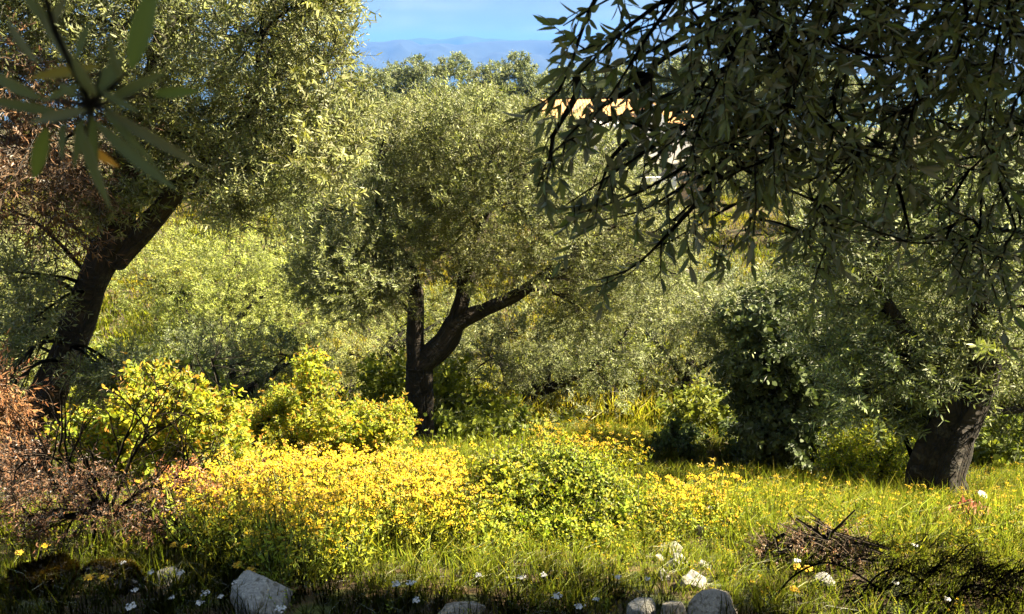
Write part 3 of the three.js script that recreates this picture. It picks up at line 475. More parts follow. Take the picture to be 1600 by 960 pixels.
    for (let s = t0 * len; s < len; s += (bough[3][0] < 1060 ? 0.05 : 0.038) + R() * 0.025) {
      const t = Math.min(0.999, s / len), p = cur.getPointAt(t), T = cur.getTangentAt(t), dir = T.clone().multiplyScalar(0.7).addScaledVector(dirRandom(R), 0.85).add(V(0, -0.18, 0)).normalize(), tl = bough[3][0] < 1060 ? 0.05 + 0.07 * R() : 0.07 + 0.11 * R();
      const end = p.clone().addScaledVector(dir, tl).add(V(0, -0.02, 0)); wood.tube([p, p.clone().lerp(end, 0.5).addScaledVector(dirRandom(R), 0.006), end], [0.0022, 0.0016, 0.0009], 4, TWIG);
      const a = dirRandom(R).cross(dir).normalize(), c = dir.clone().cross(a); let ph = R() * 6;
      for (let u = 0.018; u < tl; u += bough[3][0] < 1060 ? 0.025 : 0.019) { ph += 1.57 + R() * 0.3; for (const sgn of [0, Math.PI]) { if (R() < 0.12) continue; const out = a.clone().multiplyScalar(Math.cos(ph + sgn)).addScaledVector(c, Math.sin(ph + sgn)), ld = dir.clone().multiplyScalar(0.75).addScaledVector(out, 0.75).addScaledVector(UPV, -0.12).normalize(), base = p.clone().lerp(end, u / tl), L = (bough[3][0] < 1060 ? 0.86 : 0.6) * (0.04 + 0.03 * R()); leaves.push([base, base.clone().addScaledVector(ld, L), L * (0.26 + 0.1 * R()), out.clone().multiplyScalar(-0.5).add(dir).addScaledVector(dirRandom(R), 0.3)]); } }
      for (let k = 0; k < 2; k++) { const ld = dir.clone().addScaledVector(dirRandom(R), 0.35).normalize(), L = 0.04 + 0.02 * R(); leaves.push([end, end.clone().addScaledVector(ld, L), L * 0.22, dirRandom(R)]); }
    }
  }
  part('branches', wood.geo(), M.wood, root, { kind: 'stuff' });
  // the three hundred that show largest stand as single leaves, the rest as one mass
  const ranked = leaves.map((l) => { const m = l[0].clone().lerp(l[1], 0.5), rel = m.clone().sub(camera.position), f = -rel.z * CP - rel.y * SP, u = rel.x / f * FOCAL, v = (rel.y * CP - rel.z * SP) / f * FOCAL; const a = l[1].clone().sub(l[0]), w = rel.clone().normalize(); const seen = a.addScaledVector(w, -a.dot(w)).length() / f; return [Math.abs(u) < 800 && Math.abs(v) < 480 ? seen : 0, l]; }).sort((x, y) => y[0] - x[0]);
  const rest = BIG.map(() => []);
  ranked.forEach(([, [a, e2, w, face]], k) => { if (k < 300) placeLeaf(k % 17 === 3 ? BIGLIME : BIG[k % 6], root, a, e2, w, face); else rest[k % 6].push([a, e2, w, face]); });  // scattered lime leaves: light shining through them put into the leaf colour
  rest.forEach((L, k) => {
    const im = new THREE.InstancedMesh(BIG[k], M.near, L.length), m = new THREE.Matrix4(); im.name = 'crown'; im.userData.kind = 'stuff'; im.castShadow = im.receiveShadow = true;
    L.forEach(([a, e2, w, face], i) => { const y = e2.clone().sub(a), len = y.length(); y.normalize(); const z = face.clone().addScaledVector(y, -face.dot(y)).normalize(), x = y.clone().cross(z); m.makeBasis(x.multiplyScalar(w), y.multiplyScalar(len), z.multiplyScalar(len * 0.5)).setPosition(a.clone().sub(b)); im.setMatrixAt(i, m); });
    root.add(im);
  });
}
// the olive behind the viewer's left shoulder: one shoot reaches into the picture, close to the lens
{
  const R = rng(320), b = onGround(-2.0, 1.3), root = thing('olive_tree', 'olive shoot with blurred dark leaves close to the lens, top left', 'tree', b), e = (x, y, z) => V(x, EYE + y, z), samples = [];
  const limb = (name, pts, r) => { const q = curvePts(pts, 0.05), g = new GB(); g.tube(q, ramp(r, q.length), 14, WHITE, { gnarl: 0.18, seed: 4, cap: true }); part(name, mergeVertices(g.geo(true), 1e-5), M.bark, root); samples.push(...q); };
  limb('trunk', [b.clone().add(V(0, -0.3, 0)), e(-2.05, -0.6, 1.25), e(-1.8, 0.3, 1.1)], [0.26, 0.19, 0.15]);
  limb('limb', [e(-1.8, 0.25, 1.1), e(-1.6, 0.9, 1.2), e(-1.2, 1.6, 1.5)], [0.12, 0.09, 0.04]);
  limb('limb', [e(-1.8, 0.2, 1.1), e(-1.5, 0.45, 0.6), e(-1.0, 0.4, 0.1), e(-0.6, 0.22, -0.2)], [0.07, 0.04, 0.02, 0.006]);
  const hub = P(140, 165, 0.5), st = new GB(); st.tube(curvePts([e(-0.6, 0.22, -0.2), P(20, -60, 0.42), P(90, 60, 0.47), hub], 0.02), 0.0016, 6, GREY); part('shoot', st.geo(), M.wood, root);
  const cl = []; for (let k = 0; k < 12; k++) cl.push({ c: e(-2.6 + 1.8 * R(), 1.2 + 1.2 * R(), 0.7 + 1.6 * R()), r: V(0.5, 0.4, 0.5), f: 1 });
  foliage(root, cl, { kit: KIT.olive, density: 220 }, R, samples);
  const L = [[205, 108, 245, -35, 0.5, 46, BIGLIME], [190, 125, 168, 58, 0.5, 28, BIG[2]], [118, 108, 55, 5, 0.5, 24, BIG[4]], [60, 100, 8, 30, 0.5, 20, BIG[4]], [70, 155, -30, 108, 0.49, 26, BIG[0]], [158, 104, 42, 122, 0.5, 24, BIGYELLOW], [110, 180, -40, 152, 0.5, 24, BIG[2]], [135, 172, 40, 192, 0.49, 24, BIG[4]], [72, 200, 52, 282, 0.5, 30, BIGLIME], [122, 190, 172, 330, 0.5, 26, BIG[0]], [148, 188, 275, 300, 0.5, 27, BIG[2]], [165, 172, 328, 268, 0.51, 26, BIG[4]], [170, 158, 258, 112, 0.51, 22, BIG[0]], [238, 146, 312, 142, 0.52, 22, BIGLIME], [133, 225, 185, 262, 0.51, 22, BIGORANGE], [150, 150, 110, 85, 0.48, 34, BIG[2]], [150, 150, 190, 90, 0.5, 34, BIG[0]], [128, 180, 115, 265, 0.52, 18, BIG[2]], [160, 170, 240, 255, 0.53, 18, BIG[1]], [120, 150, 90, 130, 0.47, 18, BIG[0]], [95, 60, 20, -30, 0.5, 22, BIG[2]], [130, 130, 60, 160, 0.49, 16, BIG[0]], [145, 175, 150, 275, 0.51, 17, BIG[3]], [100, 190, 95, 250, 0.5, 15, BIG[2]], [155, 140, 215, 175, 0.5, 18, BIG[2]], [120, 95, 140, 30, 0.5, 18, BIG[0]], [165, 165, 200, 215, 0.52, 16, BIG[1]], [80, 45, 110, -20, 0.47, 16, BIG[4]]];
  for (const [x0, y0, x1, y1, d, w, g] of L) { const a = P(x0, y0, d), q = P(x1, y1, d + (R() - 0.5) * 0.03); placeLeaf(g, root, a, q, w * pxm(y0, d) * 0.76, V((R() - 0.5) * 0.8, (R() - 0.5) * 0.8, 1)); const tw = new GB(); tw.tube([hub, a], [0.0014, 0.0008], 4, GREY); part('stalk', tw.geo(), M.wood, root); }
}
// dead shrub with bare branches at the left, and dry copper growth round it
function bare(g, R, p, dir, len, r, depth, c) {
  const pts = [p]; let d = dir.clone(); for (let i = 0; i < 5; i++) { d = d.clone().addScaledVector(dirRandom(R), 0.22).normalize(); pts.push(pts[pts.length - 1].clone().addScaledVector(d, len / 5)); }
  g.tube(pts, ramp([r, r * 0.6], 6), depth > 1 ? 7 : 4, c);
  if (depth > 0) for (let k = 0; k < 3 + (depth > 2 ? 1 : 0); k++) { const i = 2 + Math.floor(R() * 4); bare(g, R, pts[i], d.clone().addScaledVector(dirRandom(R), 0.9).add(V(0, 0.15, 0)).normalize(), len * (0.5 + 0.3 * R()), r * 0.55, depth - 1, c); }
}
{
  const R = rng(330), b = G(150, 872), root = thing('dead_shrub', 'dead shrub with bare dark branches and brown leaves beside mossy stones', 'bush', b), g = new GB(), D = col(0.1, 0.078, 0.06);
  bare(g, R, b.clone(), P(160, 800, 3.2).sub(b).normalize(), 0.16, 0.018, 0, D);
  const f = P(170, 805, 3.15);
  for (const [x, y, d, r] of [[100, 700, 3.1, 0.013], [40, 690, 3.0, 0.012], [215, 640, 3.2, 0.011], [300, 690, 3.3, 0.01], [160, 640, 3.3, 0.01], [10, 800, 2.9, 0.013], [350, 730, 3.2, 0.009], [70, 760, 3.0, 0.01], [-20, 740, 3.1, 0.01], [120, 760, 2.95, 0.007], [240, 760, 3.0, 0.007], [60, 820, 2.9, 0.007], [280, 820, 3.0, 0.006]]) { const e2 = P(x, y, d), dir = e2.clone().sub(f); bare(g, R, f.clone(), dir.clone().normalize(), dir.length() * 0.75, r * 0.8, 3, D); }
  part('stems', g.geo(), M.wood, root, { kind: 'stuff' });
  const S = [f, P(100, 720, 3.1), P(250, 720, 3.2), P(40, 720, 3)];
  foliage(root, clumpsAt([[50, 740, 45], [15, 790, 48], [110, 785, 46], [190, 800, 40], [250, 800, 40], [60, 830, 40], [10, 720, 30, 0.5], [130, 740, 24, 0.4], [230, 830, 36], [300, 810, 36]], 3.0, 3.5, R), { kit: KIT.deadFine, material: M.dry, density: 170, part: 'dead_leaves', br: 0.005, clear: 0.02, twigColor: D, up: 0.1, tint: col(0.6, 0.52, 0.42), scale: 0.7 }, R, S);
}
{
  const R = rng(331), b = G(350, 868);
  const root = thing('dry_fern', 'patch of copper brown dry bracken beside the yellow flowers', 'bracken', b);
  foliage(root, clumpsAt([[330, 780, 50], [380, 800, 50], [350, 830, 45], [420, 830, 45], [300, 830, 40], [440, 800, 30, 0.6], [290, 760, 36, 0.6], [400, 760, 30, 0.5]], 3.1, 3.7, R), { kit: KIT.deadFine, material: M.dry, density: 420, part: 'leaves', br: 0.004, clear: 0.01, twigColor: GREY, up: 0.7, tint: col(1.15, 0.85, 0.5), scale: 0.65 }, R, [b]);
}
// bare dry twigs caught in the thicket behind the yellow bushes
{
  const R = rng(335), b = at(340, 8.4), root = thing('dead_branch', 'tangle of grey bare twigs in front of the shaded thicket', 'branch', b), g = new GB(), top = P(330, 560, 8.4);
  g.tube(curvePts([b.clone().add(V(0, -0.1, 0)), b.clone().lerp(top, 0.6).add(V(0.1, 0, 0)), top], 0.1), 0.016, 6, GREY);
  for (let k = 0; k < 9; k++) bare(g, R, b.clone().lerp(top, 0.5 + 0.5 * R()), V(R() - 0.3, -0.1 + R() * 0.5, (R() - 0.5) * 0.6).normalize(), 0.45, 0.008, 2, GREY);
  part('twigs', g.geo(), M.wood, root, { kind: 'stuff' });
}

// ---------------------------------------------------------------- grass and wild flowers
function tuft(seed, n, L, W, pal, spread) {
  const R = rng(seed), g = new GB();
  for (let k = 0; k < n; k++) { const a = R() * 6.28, lean = 0.1 + 0.45 * R(), dir = V(Math.cos(a) * lean, 1, Math.sin(a) * lean).normalize(), side = V(-Math.sin(a), 0, Math.cos(a)).addScaledVector(dirRandom(R), 0.4).normalize(); g.blade(V((R() - 0.5) * spread, -Math.min(0.02, L * 0.1), (R() - 0.5) * spread), dir, side, L * (0.45 + 0.75 * R()), W * (0.7 + 0.6 * R()), pick(R, pal), (R() - 0.3) * 0.8); }
  return g.geo();
}
const GRASSP = [col(0.23, 0.31, 0.02), col(0.29, 0.36, 0.022), col(0.36, 0.4, 0.028), col(0.17, 0.24, 0.02), col(0.42, 0.39, 0.06)];
function weed(seed, h, heads, pal, bloom, bs) { // upright stalk with narrow leaves, side shoots and a flat head of small blooms
  const R = rng(seed), g = new GB(), st = mixc(pal[0], pal[1], 0.5);
  const shoot = (b, dir, len, lv) => {
    const e2 = b.clone().addScaledVector(dir, len).addScaledVector(dirRandom(R), len * 0.08); g.tube([b, b.clone().lerp(e2, 0.5), e2], [0.0022, 0.0018, 0.0012], 3, st);
    for (let k = 0; k < (heads > 3 ? 9 : 6) * lv; k++) { const t = 0.1 + 0.85 * R(), d = dir.clone().multiplyScalar(0.5).addScaledVector(dirRandom(R), 0.8).normalize(), n = dirRandom(R); n.addScaledVector(d, -n.dot(d)).normalize(); g.leaf(b.clone().lerp(e2, t), d, n, 0.03 * (0.6 + 0.8 * R()), 0.0065, pick(R, pal)); }
    for (let k = 0; k < heads; k++) { const a = R() * 6.28, r = bs * 2.2 * Math.sqrt(R()), p = e2.clone().add(V(Math.cos(a) * r, 0.012 + 0.012 * R(), Math.sin(a) * r)), s = bs * (0.5 + 0.5 * R()), c = pick(R, bloom); if (k % 3 === 0) g.tube([e2, p], [0.0008, 0.0006], 3, st); const n = V(0, 1, 0).addScaledVector(dirRandom(R), 0.5).normalize(), d = dirRandom(R).cross(n).normalize(); g.leaf(p.clone().addScaledVector(d, -s / 2), d, n, s, s, c, 0.3); const d2 = d.clone().cross(n); g.leaf(p.clone().addScaledVector(d2, -s / 2).addScaledVector(n, 0.0015), d2, n, s, s, c, 0.3); }
  };
  for (let k = 0; k < 4; k++) { const a = k * 1.57 + R(), l = k ? 0.28 : 0.05; shoot(V((R() - 0.5) * 0.05, -0.02, (R() - 0.5) * 0.05), V(Math.cos(a) * l, 1, Math.sin(a) * l).normalize(), h * (0.65 + 0.45 * R()), 1.6); }
  return g.geo();
}
const YEL = [col(0.68, 0.46, 0.005), col(0.72, 0.51, 0.006), col(0.58, 0.42, 0.008), col(0.5, 0.34, 0.01)], WEEDP = [col(0.25, 0.29, 0.01), col(0.36, 0.37, 0.012), col(0.45, 0.42, 0.012)], WHT = [col(0.6, 0.6, 0.58), col(0.68, 0.67, 0.66)];
const TUFT = [0, 1, 2, 3].map((i) => tuft(400 + i, 16, 0.3, 0.006, GRASSP, 0.12)), TUFTSHORT = [0, 1, 2].map((i) => tuft(410 + i, 14, 0.24, 0.007, GRASSP, 0.1)), TUFTFAR = [0, 1].map((i) => tuft(420 + i, 14, 0.45, 0.03, GRASSP, 0.5));
const WEED = [0, 1, 2, 3].map((i) => weed(430 + i, 0.34, 14, WEEDP, YEL, 0.0085)), WEEDGREEN = [0, 1, 2].map((i) => weed(440 + i, 0.3, 2, [col(0.25, 0.33, 0.02), col(0.33, 0.39, 0.022), col(0.2, 0.27, 0.02)], YEL, 0.008));
const CLEAR = [[1508, 840, 0.35], [1470, 835, 0.4], [1440, 815, 0.3], [1278, 885, 0.3], [402, 955, 0.2], [66, 935, 0.2], [172, 935, 0.2], [1055, 890, 0.16], [1075, 915, 0.15], [1052, 985, 0.18], [1000, 985, 0.16], [1118, 980, 0.18], [722, 975, 0.14], [1430, 975, 0.4], [1560, 970, 0.4], [1330, 960, 0.22], [1098, 845, 0.12], [1160, 800, 0.18], [1300, 800, 0.2]].map(([x, y, r]) => { const p = G(x, y); return [p.x, -p.z, r]; });
const inPatch = (x, d, cx, cd, rx, rd) => ((x - cx) / rx) ** 2 + ((d - cd) / rd) ** 2 < 1 + 0.7 * noise(x * 2.4, d * 2.4, 9);
const toPx = (x, y, z) => { const r = V(x, y - EYE, z), f = -r.z * CP - r.y * SP; return [800 + r.x / f * FOCAL, 480 - (r.y * CP - r.z * SP) / f * FOCAL]; };
{
  const R = rng(450), grass = new Copies(TUFT, M.soft), short = new Copies(TUFTSHORT, M.soft), yellow = new Copies(WEED, M.soft), weeds = new Copies(WEEDGREEN, M.soft);
  for (let k = 0; k < 60000; k++) {
    const d = 0.6 + 13 * Math.pow(R(), 1.25), x = (R() * 2 - 1) * (1.6 + 0.8 * d), p = onGround(x, -d);
    const [px, py] = toPx(p.x, p.y, p.z), a = fbm(x * 0.6, d * 0.6, 4, 3), b = fbm(x * 1.5, d * 1.5, 14, 3), up = V((R() - 0.5) * 0.4, 1, (R() - 0.5) * 0.4).normalize(), br = 0.75 + 0.5 * R();
    const inShrub = ((x - 0.19) / 0.46) ** 2 + ((d - 3.35) / 0.4) ** 2 < 1; if (inShrub) continue;
    const blob = inPatch(x, d, (555 - 800) / FOCAL * 4.2, 3.48, 0.66, 0.86), blob2 = inPatch(x, d, (910 - 800) / FOCAL * 8.6, 7.3, 0.55, 0.7), blob3 = inPatch(x, d, 0.82, 3.35, 0.2, 0.3);
    const shrubby = x < -1.2 && d > 3.0;
    if (R() > (d < 5 ? 1 : 0.75)) continue;
    if (R() < 0.6 && CLEAR.some(([cx, cd, r]) => (x - cx) ** 2 + (d - cd) ** 2 < r * r)) continue;
    if (blob || blob2 || blob3) { if (R() < 0.12) continue; (R() < (blob ? 0.74 - 0.3 * smooth(3.2, 2.8, d) : 0.5) ? yellow : weeds).add(Math.floor(R() * 9), p, up, R() * 6.28, (blob ? 1 : blob2 ? 1.1 : 0.75) * (0.75 + 0.5 * R()), col(br, br, br)); continue; }
    if (d < 2.75 + 0.2 * b && R() < 0.65) { short.add(Math.floor(R() * 9), p, up, R() * 6.28, 0.3 + 0.35 * R(), col(br, br, br)); continue; }
    if (x < -0.2 && d < 3.2 && R() < 0.5) continue;
    if (shrubby && R() < 0.5) continue;
    const s = (0.55 + 0.5 * R()) * (0.8 + 0.9 * clamp(a + 0.2, 0, 0.7)) * (d < 3 ? 0.5 : 0.75);
    if (R() < 0.3 + 0.5 * b) weeds.add(Math.floor(R() * 9), p, up, R() * 6.28, s * 0.8, col(br, br, br)); else if (R() < 0.14 && x > 0.3) yellow.add(Math.floor(R() * 9), p, up, R() * 6.28, s * 0.75, col(br, br, br)); else grass.add(Math.floor(R() * 9), p, up, R() * 6.28, s, col(br * (1 + 0.15 * b), br, br * (1 - 0.3 * b)));
  }
  grass.build('meadow_grass', scene); short.build('short_grass', scene); yellow.build('yellow_wildflowers', scene); weeds.build('green_weeds', scene);
  const far = new Copies(TUFTFAR, M.soft);
  for (let k = 0; k < 16000; k++) { const d = 11 + 50 * Math.pow(R(), 1.3), x = (R() * 2 - 1) * (3 + 0.75 * d), p = onGround(x, -d), b = fbm(x * 0.18, d * 0.18, 4, 3), br = 0.85 + 0.4 * R(), w = clamp(b * 2.2, -0.2, 0.8); far.add(k, p, V((R() - 0.5) * 0.3, 1, (R() - 0.5) * 0.3).normalize(), R() * 6.28, 0.6 + 0.6 * R(), col(br * (1.2 + 0.9 * w), br * (1.1 + 0.35 * w), br * 0.9)); }
  far.build('distant_grass', scene);
}
for (const o of scene.children) if (/grass|wildflowers|weeds/.test(o.name)) Object.assign(o.userData, { label: { meadow_grass: 'yellow green meadow grass lit by the sun', short_grass: 'short green grass around the stones at the bottom edge', yellow_wildflowers: 'dense yellow wildflowers on slender stalks in patches', green_weeds: 'leafy green weeds among the meadow grass', distant_grass: 'yellowish grass on the slope further down' }[o.name.replace(/_\d+$/, '')], category: /flowers/.test(o.name) ? 'flowers' : 'grass' });

// flower heads that stand apart in the foreground
function flowerThing(kind, px, py, label, group, s = 1) {
  const R = rng(px * 7 + py), d = G(px, Math.min(py + 34, 1010)), f = -d.z, head = P(px, py, f), root = thing(kind === 'white' ? 'white_flower' : 'yellow_flower', label, 'flower', d, group);
  const st = new GB(), hd = new GB(), n = kind === 'white' ? 16 : 18, gr = col(0.09, 0.14, 0.03);
  st.tube(curvePts([d.clone().add(V(0, -0.02, 0)), d.clone().lerp(head, 0.6).add(V((R() - 0.5) * 0.02, 0, 0)), head], 0.03), 0.0016, 4, gr);
  for (let k = 0; k < n; k++) {
    const a = k * 2.4, r = (0.01 + 0.006 * R()) * s * Math.sqrt(k / n) * (0.7 + 0.6 * R()), p = head.clone().add(V(Math.cos(a) * r, 0.008 + (kind === 'white' ? 0 : 0.01 * (1 - k / n)) + 0.003 * R(), Math.sin(a) * r)); st.tube([head, p], [0.0009, 0.0006], 3, gr);
    const n2 = V(Math.cos(a) * 0.4, 1, Math.sin(a) * 0.4).addScaledVector(dirRandom(R), 0.5).normalize(), c = pick(R, kind === 'white' ? WHT : [col(0.62, 0.36, 0.01), col(0.7, 0.44, 0.015)]), m = 5;
    for (let q = 0; q < m; q++) { const th = q / m * 6.28 + R(), u = V(Math.cos(th), 0, Math.sin(th)); u.addScaledVector(n2, -u.dot(n2)).normalize(); hd.leaf(p, u.addScaledVector(n2, 0.25).normalize(), n2, 0.0042 * s, 0.0034 * s, c, 0.2); }
  }
  part('stem', st.geo(), M.wood, root); part('flower_head', hd.geo(), M.petal, root);
}
const W1 = 'white flowers in the shade at left', W2 = 'white flowers below the shrub', W3 = 'white flowers in the meadow', Y1 = 'yellow flowers in the shade at left', Y2 = 'yellow flowers in the meadow';
[
  ['white', 205, 952, 'white flower cluster at the bottom edge below the dark mossy stone', W1, 1.3], ['white', 165, 884, 'white flower on the face of the dark mossy stone, left of a pair', W1], ['white', 190, 883, 'white flower on the face of the dark mossy stone, right of a pair', W1], ['white', 236, 898, 'white flower just right of the dark mossy stone', W1, 0.8], ['white', 212, 925, 'white flower below the right end of the dark mossy stone', W1, 0.9], ['white', 312, 945, 'low white flower left of the large grey boulder, at bottom edge', W1], ['white', 322, 930, 'white flower touching the left foot of the large grey boulder', W1], ['white', 370, 912, 'white flower in front of the large grey boulder, left one', W1], ['white', 398, 913, 'white flower in front of the large grey boulder, right one', W1, 0.9], ['white', 440, 955, 'white flower cluster at the bottom right corner of the large boulder', W1, 1.2], ['white', 268, 938, 'white flower in grass below the small flat stone', W1, 0.8], ['white', 282, 899, 'white flower on top of the small flat grey stone', W1], ['white', 345, 936, 'white flower at the lower left face of the large boulder', W1, 0.8],
  ['white', 620, 916, 'flat white flower head in shaded grass, left of a close pair', W2, 1.2], ['white', 642, 914, 'flat white flower head in shaded grass, right of a close pair', W2, 1.2], ['white', 650, 942, 'white flower at the bottom edge left of the flat slab', W2], ['white', 748, 902, 'white flower just above the flat pale slab', W2], ['white', 815, 905, 'white flower under the left side of the green shrub', W2], ['white', 870, 935, 'white flower between the slab and rounded stone, lower one', W2, 1.2], ['white', 850, 902, 'white flower under the middle of the green shrub', W2, 0.8], ['white', 965, 905, 'white flower above the rounded stone', W2], ['white', 905, 952, 'white flower at the bottom edge left of the rounded stone', W2, 1.1], ['white', 932, 940, 'white flower next to the left side of rounded stone', W2, 0.8], ['white', 1012, 908, 'white flower between rounded stone and the sunlit heap', W2, 0.8],
  ['white', 985, 720, 'white flower in the shaded meadow beyond the shrub, upper one', W3, 0.9], ['white', 998, 726, 'white flower in the shaded meadow beyond the shrub, lower one', W3, 0.9], ['white', 955, 745, 'white flower just above the right shoulder of the green shrub', W3, 0.8], ['white', 1085, 815, 'white flower beside the grey stone above the heap', W3, 0.8], ['white', 1430, 855, 'white flower in sunny grass below the swollen trunk', W3], ['white', 1110, 795, 'white flower in meadow left of the pale grey stone', W3, 0.8], ['white', 1245, 880, 'white flower at the left end of the twig heap', W3], ['white', 1480, 940, 'white flower in the dark net', W3, 0.8], ['white', 1400, 915, 'white flower at the upper edge of the dark net', W3, 0.8], ['white', 545, 860, 'white flower in front of the yellow wildflowers, left one', W3], ['white', 590, 830, 'white flower in front of the yellow wildflowers, right one', W3, 0.8],
  ['yellow', 372, 888, 'deep yellow flower head in front of the large boulder, left one', Y1, 1.4], ['yellow', 393, 895, 'deep yellow flower head in front of the large boulder, right one', Y1, 1.4], ['yellow', 30, 868, 'yellow flower head above the left mossy stone near the frame edge', Y1, 1.2], ['yellow', 70, 857, 'yellow flower head above the left mossy stone, upper one', Y1, 1.3], ['yellow', 140, 907, 'orange yellow flower head before the dark mossy stone, left one', Y1, 1.3], ['yellow', 162, 908, 'orange yellow flower head before the dark mossy stone, right one', Y1, 1.3], ['yellow', 272, 856, 'yellow flower head over the small flat stone, left one', Y1, 1.2], ['yellow', 290, 858, 'yellow flower head over the small flat stone, right one', Y1, 1.1], ['yellow', 46, 836, 'small yellow flower head among the dead shrub twigs', Y1, 1],
  ['yellow', 1262, 893, 'golden flower head in front of the twig heap, right one', Y2, 1.2], ['yellow', 1245, 890, 'golden flower head in front of the twig heap, left one', Y2, 1.1], ['yellow', 1150, 810, 'small golden flower above the meadow grass, upper of two', Y2, 1], ['yellow', 1140, 817, 'small golden flower above the meadow grass, lower of two', Y2, 1], ['yellow', 972, 772, 'golden flower on a tall stalk at right shoulder of the shrub', Y2, 1], ['yellow', 1240, 926, 'golden flower low in grass left of the net', Y2, 1.2],
].forEach((a) => flowerThing(...a));

// ---------------------------------------------------------------- stones
const TINT = { grey: 0.8, pale: 0.85, warm: 0.8 }, rockMats = {}; for (const k in TINT) { rockMats[k] = M.rock.clone(); rockMats[k].color.setRGB(TINT[k], TINT[k] * (k === 'warm' ? 0.92 : 0.99), TINT[k] * (k === 'warm' ? 0.82 : 0.97)); }
function rockShape(seed, w, h, dp, peak) {
  const R = rng(seed), ico = mergeVertices(new THREE.IcosahedronGeometry(1, 24).deleteAttribute('uv').deleteAttribute('normal')), pos = ico.attributes.position, planes = []; for (let k = 0; k < 13; k++) { const n = dirRandom(R); planes.push([n, 0.5 + 0.3 * R()]); }
  const cc = [];
  for (let i = 0; i < pos.count; i++) {
    const d = V().fromBufferAttribute(pos, i).normalize(); let r = 1.05; for (const [n, q] of planes) { const t = d.dot(n); if (t > 0.05) r = Math.min(r, q / t); }
    r *= 1 + 0.1 * fbm(d.x * 2 + seed, d.y * 2, d.z * 2, 5) + (w < 0.17 ? 0.015 : 0.04) * fbm(d.x * 9, d.y * 9 + seed, d.z * 9, 4);
    const stain = smooth(0.1, 0.2, fbm(d.x * 5 + seed, d.y * 5, d.z * 5, 4)), crust = smooth(0.16, 0.22, fbm(d.x * 8, d.y * 8 + seed, d.z * 8 + 3, 3)), b = 0.36 * (0.85 + 0.9 * fbm(d.x * 18, d.y * 18, d.z * 18 + seed, 3)); cc.push(b * lerp(lerp(1, 0.5, stain), 1.35, crust), b * lerp(lerp(0.97, 0.46, stain), 1.33, crust), b * lerp(lerp(0.92, 0.38, stain), 1.2, crust));
    const y = d.y * r, k = peak && y > 0 ? 1 - 0.6 * y : 1; pos.setXYZ(i, d.x * r * w / 2 * k, y * h * 0.55, d.z * r * dp / 2 * k);
  }
  ico.setAttribute('color', new THREE.Float32BufferAttribute(cc, 3)); ico.computeVertexNormals(); return ico;
}
function rock(label, px, py, w, h, tone, seed, o = {}) { // py: middle of the stone in the picture; it sits a little into the soil
  const b = G(px, py + h * 0.42), m = pxm(py, -b.z), W = w * m, H = h * m, root = thing('stone', label, 'stone', V(b.x, b.y + H * 0.16, b.z), o.group), g = rockShape(seed, W, H * 1.25, W * (o.deep ?? 0.8), o.peak);
  if (o.roll) g.rotateZ(o.roll); const mesh = new THREE.Mesh(g, rockMats[tone]); mesh.name = 'boulder'; root.add(shade(mesh));
  if (o.moss) { // cushions of moss growing on the crest
    const R = rng(seed + 1), cp = new Copies([tuft(seed + 2, 12, 0.02, 0.004, [col(0.22, 0.15, 0.015), col(0.3, 0.2, 0.018), col(0.16, 0.13, 0.018)], 0.012)], M.soft), p = g.attributes.position, n = g.attributes.normal;
    for (let k = 0; k < 5200; k++) { const i = Math.floor(R() * p.count), q = V().fromBufferAttribute(p, i), nn = V().fromBufferAttribute(n, i); if (nn.y + 0.5 * noise(q.x * 18, q.y * 18, q.z * 18) < o.moss || q.y < 0) continue; cp.add(0, q.addScaledVector(dirRandom(R), 0.004), nn.addScaledVector(dirRandom(R), 0.4).normalize(), R() * 6.28, 0.7 + 0.7 * R(), col(1, 0.8 + 0.4 * R(), 1)); }
    cp.build('moss', root);
  }
  return root;
}
rock('large grey boulder in the shade below the copper bracken', 402, 908, 132, 95, 'grey', 501, { deep: 0.9 });
rock('flat pale slab half in shade at the bottom edge', 722, 950, 95, 30, 'warm', 502, { deep: 0.7 });
rock('mossy grey stone at the left corner of the foreground', 66, 898, 118, 56, 'grey', 503, { moss: 0.2 });
rock('dark mossy stone beneath the dead shrub', 172, 892, 110, 64, 'grey', 504, { moss: 0.3 });
rock('small flat grey stone between the mossy stones and boulder', 268, 900, 62, 24, 'grey', 505);
rock('rounded greyish brown stone, leftmost of the bottom three', 1000, 945, 56, 52, 'grey', 506, { deep: 0.9 });
rock('pointed brown stone, middle of the bottom three', 1052, 945, 62, 66, 'warm', 507, { peak: true, deep: 0.7 });
rock('blocky brown stone, rightmost of the bottom three', 1118, 945, 84, 44, 'warm', 508, { deep: 0.9 });
rock('bright white stone at top of the sunlit heap', 1042, 856, 50, 26, 'pale', 509);
rock('white sunlit stone in middle of the heap', 1060, 877, 50, 28, 'pale', 510);
rock('slanting white stone at the foot of the sunlit heap', 1082, 902, 66, 36, 'pale', 511, { roll: -0.5 });
rock('small white stone left of the sunlit heap', 1028, 868, 26, 20, 'pale', 512);
rock('small white stone right of the sunlit heap', 1098, 880, 32, 20, 'pale', 513);
rock('tiny white stone left of the heap, half sunk in flowers', 1036, 896, 28, 20, 'pale', 514);
rock('grey stone in the shaded grass above the heap', 1098, 826, 26, 22, 'grey', 515);
rock('pale grey stone in the shaded middle of the meadow', 1160, 780, 44, 20, 'warm', 516);
rock('dark low stone in the meadow left of swollen trunk', 1300, 778, 52, 22, 'grey', 517);
rock('grey stone caught under the dark net', 1290, 905, 40, 30, 'grey', 518);
